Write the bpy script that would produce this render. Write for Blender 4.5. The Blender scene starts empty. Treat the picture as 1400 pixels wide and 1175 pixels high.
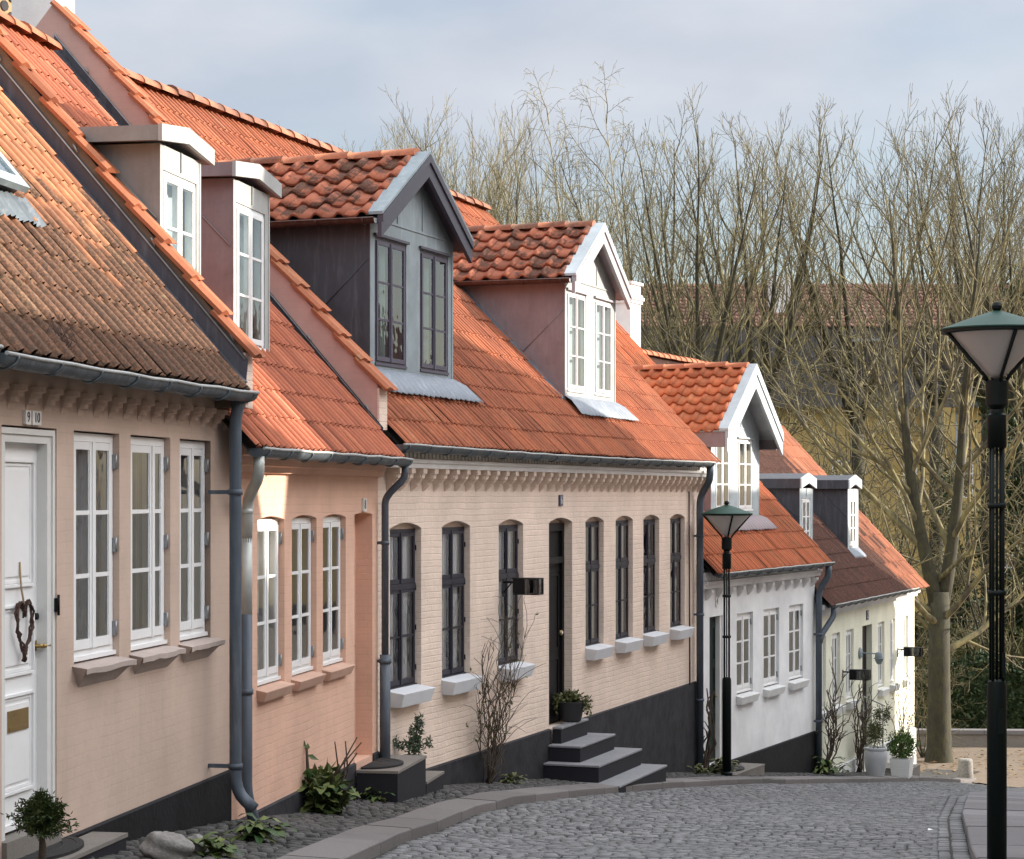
import bpy, math, random
from mathutils import Vector, Matrix
rng = random.Random(7)
SC = bpy.context.scene
COL = SC.collection
R = math.radians

# ------------------------------------------------------------------ mesh builder
class MB:
    def __init__(s):
        s.v = []; s.f = []; s.m = []; s.sm = []; s.t = []
        s.tint = 0.5
    def face(s, idx, mat=0, smooth=False, tint=None):
        s.f.append(tuple(idx)); s.m.append(mat); s.sm.append(smooth)
        s.t.append(s.tint if tint is None else tint)
    def quad(s, a, b, c, d, mat=0):
        n = len(s.v); s.v += [a, b, c, d]; s.face((n, n+1, n+2, n+3), mat)
    def poly(s, pts, mat=0):
        n = len(s.v); s.v += list(pts); s.face(range(n, n+len(pts)), mat)
    def box(s, x0, x1, y0, y1, z0, z1, mat=0):
        n = len(s.v)
        s.v += [(x0,y0,z0),(x1,y0,z0),(x1,y1,z0),(x0,y1,z0),(x0,y0,z1),(x1,y0,z1),(x1,y1,z1),(x0,y1,z1)]
        for q in ((0,3,2,1),(4,5,6,7),(0,1,5,4),(1,2,6,5),(2,3,7,6),(3,0,4,7)):
            s.face([n+i for i in q], mat)
    def hexa(s, b, t, mat=0):
        n = len(s.v); s.v += list(b)+list(t)
        for q in ((0,3,2,1),(4,5,6,7),(0,1,5,4),(1,2,6,5),(2,3,7,6),(3,0,4,7)):
            s.face([n+i for i in q], mat)
    def prism(s, prof, a, b, mat=0):
        """prof: list of points; a,b functions mapping a profile point to the 3D point at each end"""
        n = len(s.v); k = len(prof)
        s.v += [a(p) for p in prof] + [b(p) for p in prof]
        s.face(range(n, n+k), mat); s.face(range(n+2*k-1, n+k-1, -1), mat)
        for i in range(k):
            j = (i+1) % k
            s.face((n+j, n+i, n+k+i, n+k+j), mat)
    def prism_s(s, prof, s0, s1, mat=0):      # profile in (t,z) extruded along s
        s.prism(prof, lambda p: (s0, p[0], p[1]), lambda p: (s1, p[0], p[1]), mat)
    def prism_t(s, prof, t0, t1, mat=0):      # profile in (s,z) extruded along t
        s.prism(prof, lambda p: (p[0], t0, p[1]), lambda p: (p[0], t1, p[1]), mat)
    def tube(s, pts, rad, n=6, mat=0, cap=True, tint=None):
        k = len(pts)
        if not hasattr(rad, '__len__'): rad = [rad]*k
        base = len(s.v); P = [Vector(p) for p in pts]
        ref = None
        for i in range(k):
            d = (P[min(i+1,k-1)] - P[max(i-1,0)])
            if d.length < 1e-9: d = Vector((0,0,1))
            d.normalize()
            if ref is None:
                ref = Vector((1,0,0)) if abs(d.x) < .8 else Vector((0,1,0))
            u = ref - d*ref.dot(d)
            if u.length < 1e-4: u = d.orthogonal()
            u.normalize(); ref = u; w = d.cross(u); r = rad[i]
            for j in range(n):
                a = 2*math.pi*j/n
                q = P[i] + u*(r*math.cos(a)) + w*(r*math.sin(a))
                s.v.append((q.x,q.y,q.z))
        for i in range(k-1):
            for j in range(n):
                j2 = (j+1) % n; o = base+i*n
                s.face((o+j, o+j2, o+n+j2, o+n+j), mat, True, tint)
        if cap:
            s.face([base+j for j in range(n)][::-1], mat, False, tint)
            s.face([base+(k-1)*n+j for j in range(n)], mat, False, tint)
    def lathe(s, prof, c=(0,0,0), n=24, mat=0, smooth=True):
        pp = [prof[0]]; gap = set()
        for i in range(1, len(prof)):
            pp.append(prof[i])
            if i < len(prof)-1:
                a1 = math.atan2(prof[i][1]-prof[i-1][1], prof[i][0]-prof[i-1][0]); a2 = math.atan2(prof[i+1][1]-prof[i][1], prof[i+1][0]-prof[i][0])
                if abs((a2-a1+math.pi) % (2*math.pi)-math.pi) > .5: gap.add(len(pp)-1); pp.append(prof[i])
        prof = pp; base = len(s.v); k = len(prof)
        for r, z in prof:
            for j in range(n):
                a = 2*math.pi*j/n
                s.v.append((c[0]+r*math.cos(a), c[1]+r*math.sin(a), c[2]+z))
        for i in range(k-1):
            if i in gap: continue
            for j in range(n):
                j2 = (j+1) % n; o = base+i*n
                s.face((o+j, o+j2, o+n+j2, o+n+j), mat, smooth)
        s.face([base+j for j in range(n)][::-1], mat)
        s.face([base+(k-1)*n+j for j in range(n)], mat)
    def blob(s, c, r, seed=0, n=10, k=7, amp=.25, mat=0):
        q = random.Random(seed); base = len(s.v)
        for i in range(k+1):
            th = math.pi*i/k
            for j in range(n):
                a = 2*math.pi*j/n
                f = 1+amp*(q.random()-.5)
                s.v.append((c[0]+r[0]*f*math.sin(th)*math.cos(a), c[1]+r[1]*f*math.sin(th)*math.sin(a), c[2]+r[2]*f*math.cos(th)))
        for i in range(k):
            for j in range(n):
                j2 = (j+1) % n; o = base+i*n
                s.face((o+j, o+n+j, o+n+j2, o+j2), mat, True)
    def build(s, name, mats, parent=None, loc=(0,0,0), rot=0.0, bevel=0):
        me = bpy.data.meshes.new(name)
        me.from_pydata(s.v, [], s.f)
        if not isinstance(mats, (list, tuple)): mats = [mats]
        for m in mats: me.materials.append(m)
        me.polygons.foreach_set('material_index', s.m)
        me.polygons.foreach_set('use_smooth', s.sm)
        at = me.attributes.new('tint', 'FLOAT', 'FACE'); at.data.foreach_set('value', s.t)
        me.update()
        o = bpy.data.objects.new(name, me); COL.objects.link(o)
        o.location = loc; o.rotation_euler = (0,0,rot)
        if parent is not None: o.parent = parent
        if bevel:
            bv = o.modifiers.new('bevel','BEVEL'); bv.width = bevel; bv.segments = 2; bv.limit_method = 'ANGLE'
        return o

def tag(o, label=None, cat=None, group=None, kind=None):
    if label: o['label'] = label
    if cat: o['category'] = cat
    if group: o['group'] = group
    if kind: o['kind'] = kind
    return o
def empty(name, loc, rot=0):
    o = bpy.data.objects.new(name, None); COL.objects.link(o)
    o.location = loc; o.rotation_euler = (0,0,rot); o.empty_display_size = .2
    return o
def copy_of(o, parent=None, loc=None):
    c = o.copy(); COL.objects.link(c)
    if parent is not None: c.parent = parent
    if loc is not None: c.location = loc
    return c
def copy_tree(o, parent=None, loc=None):
    c = copy_of(o, parent, loc)
    for ch in list(o.children): copy_tree(ch, c)
    return c

# ------------------------------------------------------------------ materials
class NT:
    def __init__(s, name):
        s.mat = bpy.data.materials.new(name); s.mat.use_nodes = True
        s.t = s.mat.node_tree; s.t.nodes.clear()
        s.out = s.n('ShaderNodeOutputMaterial'); s.p = s.n('ShaderNodeBsdfPrincipled')
        s.l(s.p.outputs[0], s.out.inputs[0])
    def n(s, typ, **kw):
        nd = s.t.nodes.new(typ)
        for k, v in kw.items(): setattr(nd, k, v)
        return nd
    def l(s, a, b): s.t.links.new(a, b)
    def obj(s): return s.n('ShaderNodeTexCoord').outputs['Object']
    def noise(s, scale, detail=4, rough=.6, vec=None, stretch=None):
        nd = s.n('ShaderNodeTexNoise'); nd.inputs['Scale'].default_value = scale
        nd.inputs['Detail'].default_value = detail; nd.inputs['Roughness'].default_value = rough
        v = vec or s.obj()
        if stretch:
            mp = s.n('ShaderNodeMapping'); mp.inputs['Scale'].default_value = stretch; s.l(v, mp.inputs[0]); v = mp.outputs[0]
        s.l(v, nd.inputs['Vector']); return nd.outputs['Fac']
    def ramp(s, fac, stops):
        r = s.n('ShaderNodeValToRGB'); e = r.color_ramp.elements
        while len(e) > 1: e.remove(e[-1])
        for i, (p, c) in enumerate(stops):
            x = e[0] if i == 0 else e.new(p)
            x.position = p
            if not hasattr(c, '__len__'): c = (c,c,c)
            x.color = (*c[:3], 1)
        s.l(fac, r.inputs[0]); return r.outputs[0]
    def mix(s, fac, a, b, mode='MIX'):
        m = s.n('ShaderNodeMix', data_type='RGBA', blend_type=mode)
        for sock, v in ((m.inputs[0], fac), (m.inputs[6], a), (m.inputs[7], b)):
            if hasattr(v, 'is_linked') or hasattr(v, 'links'): s.l(v, sock)
            elif sock == m.inputs[0]: sock.default_value = v
            else: sock.default_value = (*v[:3], 1)
        return m.outputs[2]
    def math(s, op, a, b=0.0):
        m = s.n('ShaderNodeMath', operation=op)
        for i, v in enumerate((a, b)):
            if hasattr(v, 'links'): s.l(v, m.inputs[i])
            else: m.inputs[i].default_value = v
        return m.outputs[0]
    def attr(s, name='tint'):
        a = s.n('ShaderNodeAttribute'); a.attribute_name = name; return a.outputs['Fac']
    def bump(s, h, strength=.3, dist=.02):
        b = s.n('ShaderNodeBump'); b.inputs['Strength'].default_value = strength; b.inputs['Distance'].default_value = dist
        s.l(h, b.inputs['Height']); s.l(b.outputs[0], s.p.inputs['Normal'])
    def col(s, c):
        if hasattr(c, 'links'): s.l(c, s.p.inputs['Base Color'])
        else: s.p.inputs['Base Color'].default_value = (*c[:3], 1)
    def set(s, rough=.6, metal=0, spec=None):
        if hasattr(rough, 'links'): s.l(rough, s.p.inputs['Roughness'])
        else: s.p.inputs['Roughness'].default_value = rough
        s.p.inputs['Metallic'].default_value = metal
        if spec is not None: s.p.inputs['Specular IOR Level'].default_value = spec
        return s

def sc(c, k): return tuple(min(1, x*k) for x in c)

def m_wall(name, c, brick=True, strength=.35, rough_noise=30, stain=.12, joint=.3, jb=.75):
    m = NT(name)
    n1 = m.noise(1.3, 5, .65); n2 = m.noise(9, 5, .7); n3 = m.noise(.9, 4, .7, stretch=(2.5,1,.35))
    col = m.mix(m.ramp(n1, [(.3,0),(.72,1)]), sc(c,.80), sc(c,1.08))
    n4 = m.noise(.55, 6, .72, stretch=(1,1,.6)); col = m.mix(m.ramp(n4, [(.48,0),(.62,.35)]), col, (c[0]*.80,c[1]*.80,c[2]*.78))
    col = m.mix(m.ramp(n2, [(.52,0),(.8,.35)]), col, sc(c,.78))
    col = m.mix(m.ramp(n3, [(.55,0),(.8,stain*2.5)]), col, sc(c,.68))
    h = m.noise(rough_noise, 6, .65)
    if brick:
        tc = m.obj(); sp = m.n('ShaderNodeSeparateXYZ'); m.l(tc, sp.inputs[0])
        # small wander so that the courses are hand laid
        wob = m.math('ADD', m.math('MULTIPLY', m.noise(2.2, 2, .5), .03), m.math('MULTIPLY', m.noise(19, 3, .6), .010))
        cb = m.n('ShaderNodeCombineXYZ')
        m.l(m.math('ADD', m.math('ADD', sp.outputs[0], sp.outputs[1]), wob), cb.inputs[0]); m.l(m.math('ADD', sp.outputs[2], wob), cb.inputs[1])
        bt = m.n('ShaderNodeTexBrick'); m.l(cb.outputs[0], bt.inputs[0])
        bt.inputs['Scale'].default_value = 1.0; bt.inputs['Brick Width'].default_value = .24; bt.inputs['Row Height'].default_value = .064
        bt.inputs['Mortar Size'].default_value = .0075; bt.inputs['Mortar Smooth'].default_value = .6
        bt.inputs['Color1'].default_value = (1,1,1,1); bt.inputs['Color2'].default_value = (.75,.75,.75,1); bt.inputs['Mortar'].default_value = (0,0,0,1)
        keep = m.ramp(m.noise(2.3, 6, .78), [(.36,.05),(.62,1)])
        bh = m.math('MULTIPLY', m.math('SUBTRACT', 1.0, bt.outputs['Fac']), keep)
        hh = m.math('ADD', m.math('MULTIPLY', bh, jb), m.math('MULTIPLY', h, .55))
        col = m.mix(m.math('MULTIPLY', m.math('MULTIPLY', bt.outputs['Fac'], keep), joint), col, sc(c,.62))
        col = m.mix(m.math('MULTIPLY', bt.outputs['Color'], .12), col, sc(c,1.07))
        m.bump(hh, strength, .014)
    else:
        m.bump(h, strength, .012)
    m.col(col); m.set(.85); return m.mat

def m_paint(name, c, rough=.45, bump=.06, var=.12, metal=0, spec=None):
    m = NT(name)
    n = m.noise(4, 5, .65); n2 = m.noise(40, 3, .6)
    col = m.mix(m.ramp(n, [(.3,0),(.75,1)]), sc(c,1-var), sc(c,1+var*.5))
    col = m.mix(m.ramp(n2, [(.6,0),(.85,.4)]), col, sc(c,.72))
    m.col(col); m.set(rough, metal, spec); m.bump(m.noise(25,4,.6), bump, .01); return m.mat

def m_metal(name, c, rough=.45, metal=.55, streak=.3):
    m = NT(name)
    n = m.noise(3, 6, .7); n2 = m.noise(5, 5, .7, stretch=(3,3,.4))
    col = m.mix(m.ramp(n, [(.3,0),(.7,1)]), sc(c,.75), sc(c,1.15))
    col = m.mix(m.ramp(n2, [(.5,0),(.75,streak)]), col, sc((.62,.64,.66),.8))
    m.col(col); m.set(m.ramp(n, [(.3,rough-.1),(.7,rough+.15)]), metal); m.bump(m.noise(12,4,.6), .08, .01); return m.mat

def m_tile(name, base, dark, moss=.0, mossc=(.10,.075,.045), lich=0.0, mossscale=.9, edge=(.40,.62), grad=None):
    m = NT(name)
    tint = m.attr('tint')
    col = m.ramp(tint, [(0,sc(base,.45)),(.07,sc(base,.70)),(.35,sc(base,.90)),(.7,base),(.93,(base[0]*1.06,base[1]*1.12,base[2]*1.15)),(1,(min(1,base[0]*1.2),base[1]*1.5,base[2]*1.6))])
    n = m.noise(1.1, 6, .7)
    col = m.mix(m.ramp(n, [(.42,0),(.75,.55)]), col, dark)
    nf = m.noise(26, 5, .7); col = m.mix(m.ramp(nf, [(.45,0),(.8,.5)]), col, sc(dark,.9))
    st = m.noise(6, 4, .7, stretch=(6,.8,.8)); col = m.mix(m.ramp(st, [(.55,0),(.8,.45)]), col, sc(dark,.8))
    if moss:
        mn = m.noise(mossscale, 6, .68); tv = m.math('MULTIPLY', m.math('SUBTRACT', tint, .5), .22)
        if grad:        # moss thicker towards one edge of the roof, on tileE painted shade too (axis, where, slope)
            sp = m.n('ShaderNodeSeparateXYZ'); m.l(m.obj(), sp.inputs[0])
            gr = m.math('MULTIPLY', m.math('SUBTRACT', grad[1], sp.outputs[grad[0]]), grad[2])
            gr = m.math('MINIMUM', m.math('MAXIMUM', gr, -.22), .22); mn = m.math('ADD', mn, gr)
        mf = m.ramp(m.math('ADD', mn, tv), [(edge[0],0),(edge[1],1)])
        fine = m.ramp(m.noise(55, 4, .75), [(.33,.62),(.56,1)])
        col = m.mix(m.math('MULTIPLY', m.math('MULTIPLY', mf, fine), moss), col, mossc)
    if lich:
        ln = m.ramp(m.noise(7, 5, .75), [(.62,0),(.72,1)])
        col = m.mix(m.math('MULTIPLY', ln, lich), col, (.42,.36,.2))
    m.col(col); m.set(.82, 0, .3); m.bump(m.noise(60,4,.7), .25, .006); return m.mat

def m_glass(name, tintc=(.93,.95,.95), wav=.04):
    m = NT(name); m.t.nodes.remove(m.p)
    tr = m.n('ShaderNodeBsdfTransparent'); tr.inputs[0].default_value = (*tintc,1)
    gl = m.n('ShaderNodeBsdfGlossy'); gl.inputs['Roughness'].default_value = .02; gl.inputs[0].default_value = (.95,.97,1,1)
    fr = m.n('ShaderNodeFresnel'); fr.inputs[0].default_value = 1.5
    b = m.n('ShaderNodeBump'); b.inputs['Strength'].default_value = wav; b.inputs['Distance'].default_value = .05
    m.l(m.noise(4.5, 2, .5), b.inputs['Height']); m.l(b.outputs[0], gl.inputs['Normal'])
    mx = m.n('ShaderNodeMixShader'); m.l(m.math('ADD', fr.outputs[0], .04), mx.inputs[0]); m.l(tr.outputs[0], mx.inputs[1]); m.l(gl.outputs[0], mx.inputs[2])
    m.l(mx.outputs[0], m.out.inputs[0]); return m.mat

def m_cloth(name, c):
    m = NT(name); m.col(m.mix(m.ramp(m.noise(6,3,.5),[(.3,0),(.7,1)]), sc(c,.85), c)); m.set(.95)
    m.bump(m.noise(90,2,.5,stretch=(1,1,.1)), .2, .004); return m.mat

def m_stone(name, c, c2, scale=22, bump=.4, rough=.85, use_tint=True, moss=None):
    m = NT(name)
    n = m.noise(scale, 6, .7); n1 = m.noise(2.1, 5, .7)
    col = m.mix(m.ramp(n, [(.3,0),(.7,1)]), c, c2)
    if use_tint:
        col = m.mix(m.math('MULTIPLY', m.attr('tint'), .8), col, sc(c,.38))
    col = m.mix(m.ramp(n1, [(.5,0),(.75,.5)]), col, sc(c,.6))
    if moss: col = m.mix(m.ramp(m.noise(3.3,6,.75), [(.55,0),(.7,.8)]), col, moss)
    m.col(col); m.set(rough); m.bump(m.noise(scale*2.5,5,.7), bump, .01); return m.mat

def m_bark(name, c, moss, amt=.6, scale=4.0):
    m = NT(name)
    n = m.noise(14, 6, .75, stretch=(1,1,.22)); mo = m.noise(scale, 6, .8, stretch=(1,1,.45))
    col = m.mix(m.ramp(n, [(.3,0),(.7,1)]), sc(c,.55), c)
    col = m.mix(m.ramp(mo, [(.42,0),(.62,amt)]), col, moss)
    m.col(col); m.set(.9); m.bump(m.noise(14,5,.7,stretch=(1,1,.4)), .6, .02); return m.mat

def m_leaf(name, c1, c2):
    m = NT(name); m.col(m.mix(m.attr('tint'), c1, c2)); m.set(.55, 0, .35)
    return m.mat

M = {}
M['wallA'] = m_wall('plaster_dusty_pink', (.57,.43,.345), True, .22, 22, .22, .05, .16)
M['wallB'] = m_wall('painted_brick_salmon', (.74,.46,.335), True, .28, 26, .2, .12, .4)
M['wallC'] = m_wall('painted_brick_cream', (.80,.645,.53), True, .5, 24, .2, .10, .9)
M['wallD'] = m_wall('roughcast_white', (.82,.82,.81), False, .5, 45, .1)
M['wallE'] = m_wall('plaster_pale_yellow', (.82,.81,.65), True, .2, 26, .1, .1, .3)
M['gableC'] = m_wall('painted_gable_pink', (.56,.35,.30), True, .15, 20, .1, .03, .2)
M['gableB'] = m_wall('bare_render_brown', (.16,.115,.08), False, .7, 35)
M['corniceC'] = m_wall('limewash_white', (.80,.785,.76), False, .25)
M['plinthA'] = m_paint('tar_black', (.012,.012,.014), .7, .45, .55, spec=.2)
M['plinthB'] = m_paint('plinth_slate_grey', (.04,.04,.045), .75, .45, .55, spec=.2)
M['plinthC'] = m_paint('plinth_charcoal', (.034,.033,.037), .75, .45, .55, spec=.2)
M['plinthE'] = m_paint('plinth_white', (.72,.72,.70), .7, .2)
M['stepside'] = m_paint('step_side_paint', (.02,.02,.025), .7, .2, spec=.2)
M['steptop'] = m_stone('step_top_cement', (.20,.20,.21), (.27,.27,.28), 40, .25, .8, False)
M['white'] = m_paint('white_gloss_paint', (.80,.80,.79), .32, .03, .05)
M['offwhite'] = m_paint('offwhite_paint', (.70,.69,.66), .4, .04, .08)
M['darkframe'] = m_paint('slate_violet_paint', (.026,.025,.036), .45, .04, spec=.25)
M['midframe'] = m_paint('grey_violet_paint', (.082,.073,.10), .45, .04, spec=.3)
M['greyframe'] = m_paint('pale_grey_paint', (.60,.57,.57), .4, .04)
M['black'] = m_paint('black_paint', (.006,.006,.007), .5, .05, spec=.2)
M['doorgreen'] = m_paint('dark_green_door', (.006,.015,.012), .5, .04, spec=.2)
M['iron'] = m_paint('lamp_iron_green', (.004,.008,.007), .5, .08, spec=.2)
M['lampgreen'] = m_paint('lamp_roof_green', (.018,.060,.042), .55, .12, .3, spec=.25)
M['zinc'] = m_metal('zinc_weathered', (.10,.12,.135), .5, .45)
M['pipe'] = m_metal('pipe_blue_grey', (.085,.105,.13), .55, .25, .15)
M['pipepale'] = m_metal('pipe_galvanised', (.52,.54,.50), .5, .3, .4)
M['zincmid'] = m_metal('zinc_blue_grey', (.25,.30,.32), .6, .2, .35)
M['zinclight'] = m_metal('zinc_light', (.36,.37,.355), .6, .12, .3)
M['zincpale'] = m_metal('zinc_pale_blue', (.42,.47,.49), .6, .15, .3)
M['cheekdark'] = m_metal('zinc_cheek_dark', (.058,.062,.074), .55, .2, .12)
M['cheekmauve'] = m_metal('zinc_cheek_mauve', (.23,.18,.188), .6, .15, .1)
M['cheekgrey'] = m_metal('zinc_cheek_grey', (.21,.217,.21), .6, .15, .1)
M['fascdark'] = m_paint('fascia_slate', (.060,.058,.078), .5, .08)
M['fascmauve'] = m_metal('fascia_grey_mauve', (.36,.34,.36), .55, .1, .2)
M['lead'] = m_metal('lead_flashing', (.065,.062,.075), .55, .2, .12)
M['leadpale'] = m_metal('lead_apron', (.17,.195,.23), .5, .25, .4)
M['hinge'] = m_metal('hinge_steel', (.30,.31,.32), .4, .6)
M['brass'] = m_metal('brass', (.35,.24,.09), .35, .8, .05)
M['copper'] = m_metal('copper_brown', (.10,.055,.045), .45, .4, .1)
M['glass'] = m_glass('window_glass')
M['glass2'] = m_glass('window_glass_old', (.86,.92,.92), .055)
M['smoked'] = m_glass('lamp_side_glass', (.25,.25,.25), .02)
M['lampglass'] = m_paint('opal_lamp_glass', (.58,.55,.52), .3, .02, .08)
M['curtain'] = m_cloth('curtain_white', (.85,.85,.87))
M['curtgrey'] = m_cloth('curtain_grey', (.22,.215,.21))
M['curtteal'] = m_cloth('blind_teal', (.22,.36,.36))
M['curtpale'] = m_cloth('blind_pale', (.46,.50,.52))
M['dark'] = m_paint('room_dark', (.03,.028,.026), .8)
M['tileA'] = m_tile('tiles_mossy_orange', (.56,.24,.115), (.23,.10,.06), .93, (.050,.034,.024), .35, .8, (.38,.50), (2,1.75,.28))
M['tileA2'] = m_tile('tiles_worn_sand', (.60,.31,.16), (.38,.20,.11), .25, (.2,.14,.07), .5)
M['tileB'] = m_tile('tiles_brick_red', (.46,.145,.075), (.25,.08,.05))
M['tileC'] = m_tile('tiles_orange_red', (.48,.155,.072), (.20,.062,.04), .45, (.11,.042,.028), .1, 1.6)
M['tileDorm'] = m_tile('tiles_dormer_mossy', (.44,.145,.075), (.2,.065,.045), .9, (.026,.02,.015), .2, 3.4, (.46,.58))
M['tileDormD'] = m_tile('tiles_dormer_orange', (.52,.15,.06), (.27,.075,.035), .5, (.10,.045,.02), .15, 3.2, (.45,.65))
M['tileD'] = m_tile('tiles_bright_red', (.50,.15,.065), (.30,.095,.05), .55, (.13,.075,.035), .35, 1.0, (.52,.64))
M['tileE'] = m_tile('tiles_brown', (.50,.20,.11), (.28,.115,.07), .95, (.045,.026,.023), .15, .7, (.40,.50), (0,6.6,.2))  # moss cover also paints the shade left of the sunlit end
M['ridge'] = m_tile('ridge_tiles', (.50,.19,.10), (.2,.09,.06), .75, (.05,.04,.035), .4, 1.2, (.45,.6))
M['ridgeO'] = m_tile('ridge_tiles_orange', (.47,.165,.08), (.3,.10,.055), .3, (.1,.06,.03), .4)
M['sett'] = m_stone('granite_setts', (.165,.165,.168), (.26,.255,.25), 24, .6, .55)
M['sett2'] = m_stone('pavement_cobbles', (.085,.080,.076), (.125,.118,.11), 30, .6, .85, True, (.05,.055,.03))
M['joint'] = m_stone('joint_sand', (.030,.028,.026), (.05,.047,.042), 40, .5, .95, False, (.035,.042,.02))
M['kerb'] = m_stone('granite_kerb', (.15,.135,.127), (.215,.195,.186), 60, .3, .8, True)
M['kerbr'] = m_stone('granite_flags', (.20,.188,.19), (.25,.236,.238), 60, .3, .8, True)
M['stoop'] = m_stone('stoop_stone', (.17,.15,.13), (.22,.2,.175), 60, .4, .85, False)
M['sillA'] = m_wall('sill_render_pink', (.50,.41,.365), False, .4, 30)
M['sillB'] = m_wall('sill_render_salmon', (.62,.39,.29), False, .3, 30)
M['sillC'] = m_paint('sill_white', (.66,.67,.69), .6, .15, .08)
M['rock'] = m_stone('field_stone', (.16,.15,.14), (.36,.34,.31), 26, 1.0, .9, False, (.10,.10,.06))
M['gravel'] = m_stone('gravel_leaves', (.125,.093,.066), (.19,.145,.10), 30, .8, .95, False, (.17,.11,.06))
M['soil'] = m_stone('ground_earth', (.07,.058,.04), (.11,.09,.06), 6, .5, .95, False, (.05,.065,.025))
M['lawn'] = m_stone('lawn_moss', (.05,.075,.02), (.10,.12,.035), 20, .6, .95, False)
M['rubber'] = m_paint('rubber_mat', (.012,.012,.012), .75, .4)
M['pot'] = m_paint('black_pot', (.02,.02,.022), .5, .1)
M['potwhite'] = m_paint('glazed_grey_pot', (.46,.47,.48), .3, .06, .15)
M['potgrey'] = m_paint('grey_green_pot', (.22,.24,.20), .6, .1)
M['terra'] = m_paint('terracotta_pot', (.30,.13,.08), .8, .1)
M['bark'] = m_bark('bark_lime', (.038,.033,.022), (.075,.07,.024), .55, 9)
M['twig'] = m_bark('twig_olive', (.09,.074,.047), (.30,.255,.11), .75, 2.2)  # pale lichen blotches also paint the sunlit edges of twigs
M['twigpale'] = m_bark('twig_pale', (.17,.14,.09), (.38,.33,.17), .8, 2.0)
M['birch'] = m_bark('bark_pale', (.45,.40,.30), (.30,.26,.14), .5)
M['stem'] = m_bark('stem_brown', (.075,.05,.035), (.11,.085,.045), .5, 8)
M['stemred'] = m_bark('stem_twig', (.14,.095,.06), (.20,.17,.07), .5, 8)
M['leafdark'] = m_leaf('leaf_conifer', (.018,.040,.012), (.075,.095,.025))
M['leafgreen'] = m_leaf('leaf_green', (.022,.06,.015), (.16,.19,.06))
M['leafbox'] = m_leaf('leaf_box', (.025,.07,.012), (.13,.20,.035))
M['leafolive'] = m_leaf('leaf_olive', (.045,.06,.018), (.15,.15,.05))
M['leafpine'] = m_leaf('leaf_bluegreen', (.03,.06,.03), (.10,.14,.08))
M['leafivy'] = m_leaf('leaf_ivy', (.012,.028,.010), (.045,.07,.018))
M['leafdry'] = m_leaf('leaf_dry', (.10,.05,.02), (.25,.15,.05))
M['vine'] = m_bark('wreath_vine', (.06,.03,.022), (.10,.05,.035), .5, 20)
M['straw'] = m_cloth('straw', (.35,.25,.14))
M['yellow'] = m_wall('wall_ochre', (.45,.32,.115), True, .2, 20, .2)
M['yellowdull'] = m_wall('wall_ochre_dull', (.50,.43,.33), True, .2, 20, .3)
M['slatclad'] = m_paint('dark_board_cladding', (.06,.054,.05), .8, .3, .4)
M['roofbrown'] = m_tile('tiles_far_brown', (.22,.105,.075), (.09,.05,.04), .3)
M['blue'] = m_paint('toy_blue', (.02,.09,.38), .35)
M['red'] = m_paint('toy_red', (.45,.10,.09), .4)
M['green'] = m_paint('toy_green', (.01,.22,.10), .4)
M['carpaint'] = m_paint('car_navy', (.012,.013,.022), .25, .01, .1)
M['plate'] = m_paint('enamel_plate', (.72,.70,.66), .3, .02)
M['plateblue'] = m_paint('enamel_blue', (.03,.035,.10), .35)
M['ink'] = m_paint('digit_ink', (.02,.02,.06), .4)
M['paper'] = m_paint('paper_white', (.80,.80,.80), .8)
# ------------------------------------------------------------------ terrain profile along the street (eye level is z = 0)
HB = [(-40,-1.0),(0,-1.45),(8,-1.75),(12,-2.05),(15.5,-2.37),(17.4,-2.6),(20.9,-2.87),(22.4,-3.04),(26.3,-3.47),(31.2,-4.07),(36.5,-4.78),(40.5,-5.28),(44.4,-5.85),(50,-6.2),(60,-6.5),(66,-6.2),(74,-5.3),(90,-5.2),(900,-5.2)]
def hb(y):
    for (a,b),(c,d) in zip(HB, HB[1:]):
        if y <= c: return b+(d-b)*(y-a)/(c-a)
    return HB[-1][1]
class Frame:
    def __init__(s, X, Y, th):
        s.X, s.Y, s.th = X, Y, th; a = R(th)
        s.d = (math.sin(a), math.cos(a)); s.n = (-math.cos(a), math.sin(a))
    def pt(s, u, t): return (s.X+s.d[0]*u+s.n[0]*t, s.Y+s.d[1]*u+s.n[1]*t)
AB = Frame(-2.017,15.81,10.3); FC = Frame(-1.231,20.15,19.63); FD = Frame(2.80,31.4,24.8); FE = Frame(5.27,36.75,22.1)
FL = [(-3.43-.181*28,-20.), AB.pt(4.22,0), FC.pt(11.9,0), FD.pt(5.75,0), FE.pt(8.5,0), (8.47+.377*60,44.6+.926*60)]
def nearest(x, y):
    best = None
    for (ax,ay),(bx,by) in zip(FL, FL[1:]):
        dx, dy = bx-ax, by-ay; k = max(0, min(1, ((x-ax)*dx+(y-ay)*dy)/(dx*dx+dy*dy))); qx, qy = ax+k*dx, ay+k*dy
        d = math.hypot(x-qx, y-qy)*(1 if (x-ax)*dy-(y-ay)*dx > 0 else -1)
        if best is None or abs(d) < abs(best[0]): best = (d, qx, qy)
    return best
def gz(x, y):
    d, qx, qy = nearest(x, y); d = max(d, 0)
    far = max(0, min(1, (y-44)/8))
    z = hb(qy)-.04*min(d,.6)/.6-.08*max(0, min(1, (d-.6)/1.5))
    return z*(1-far)+hb(y)*far

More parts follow.
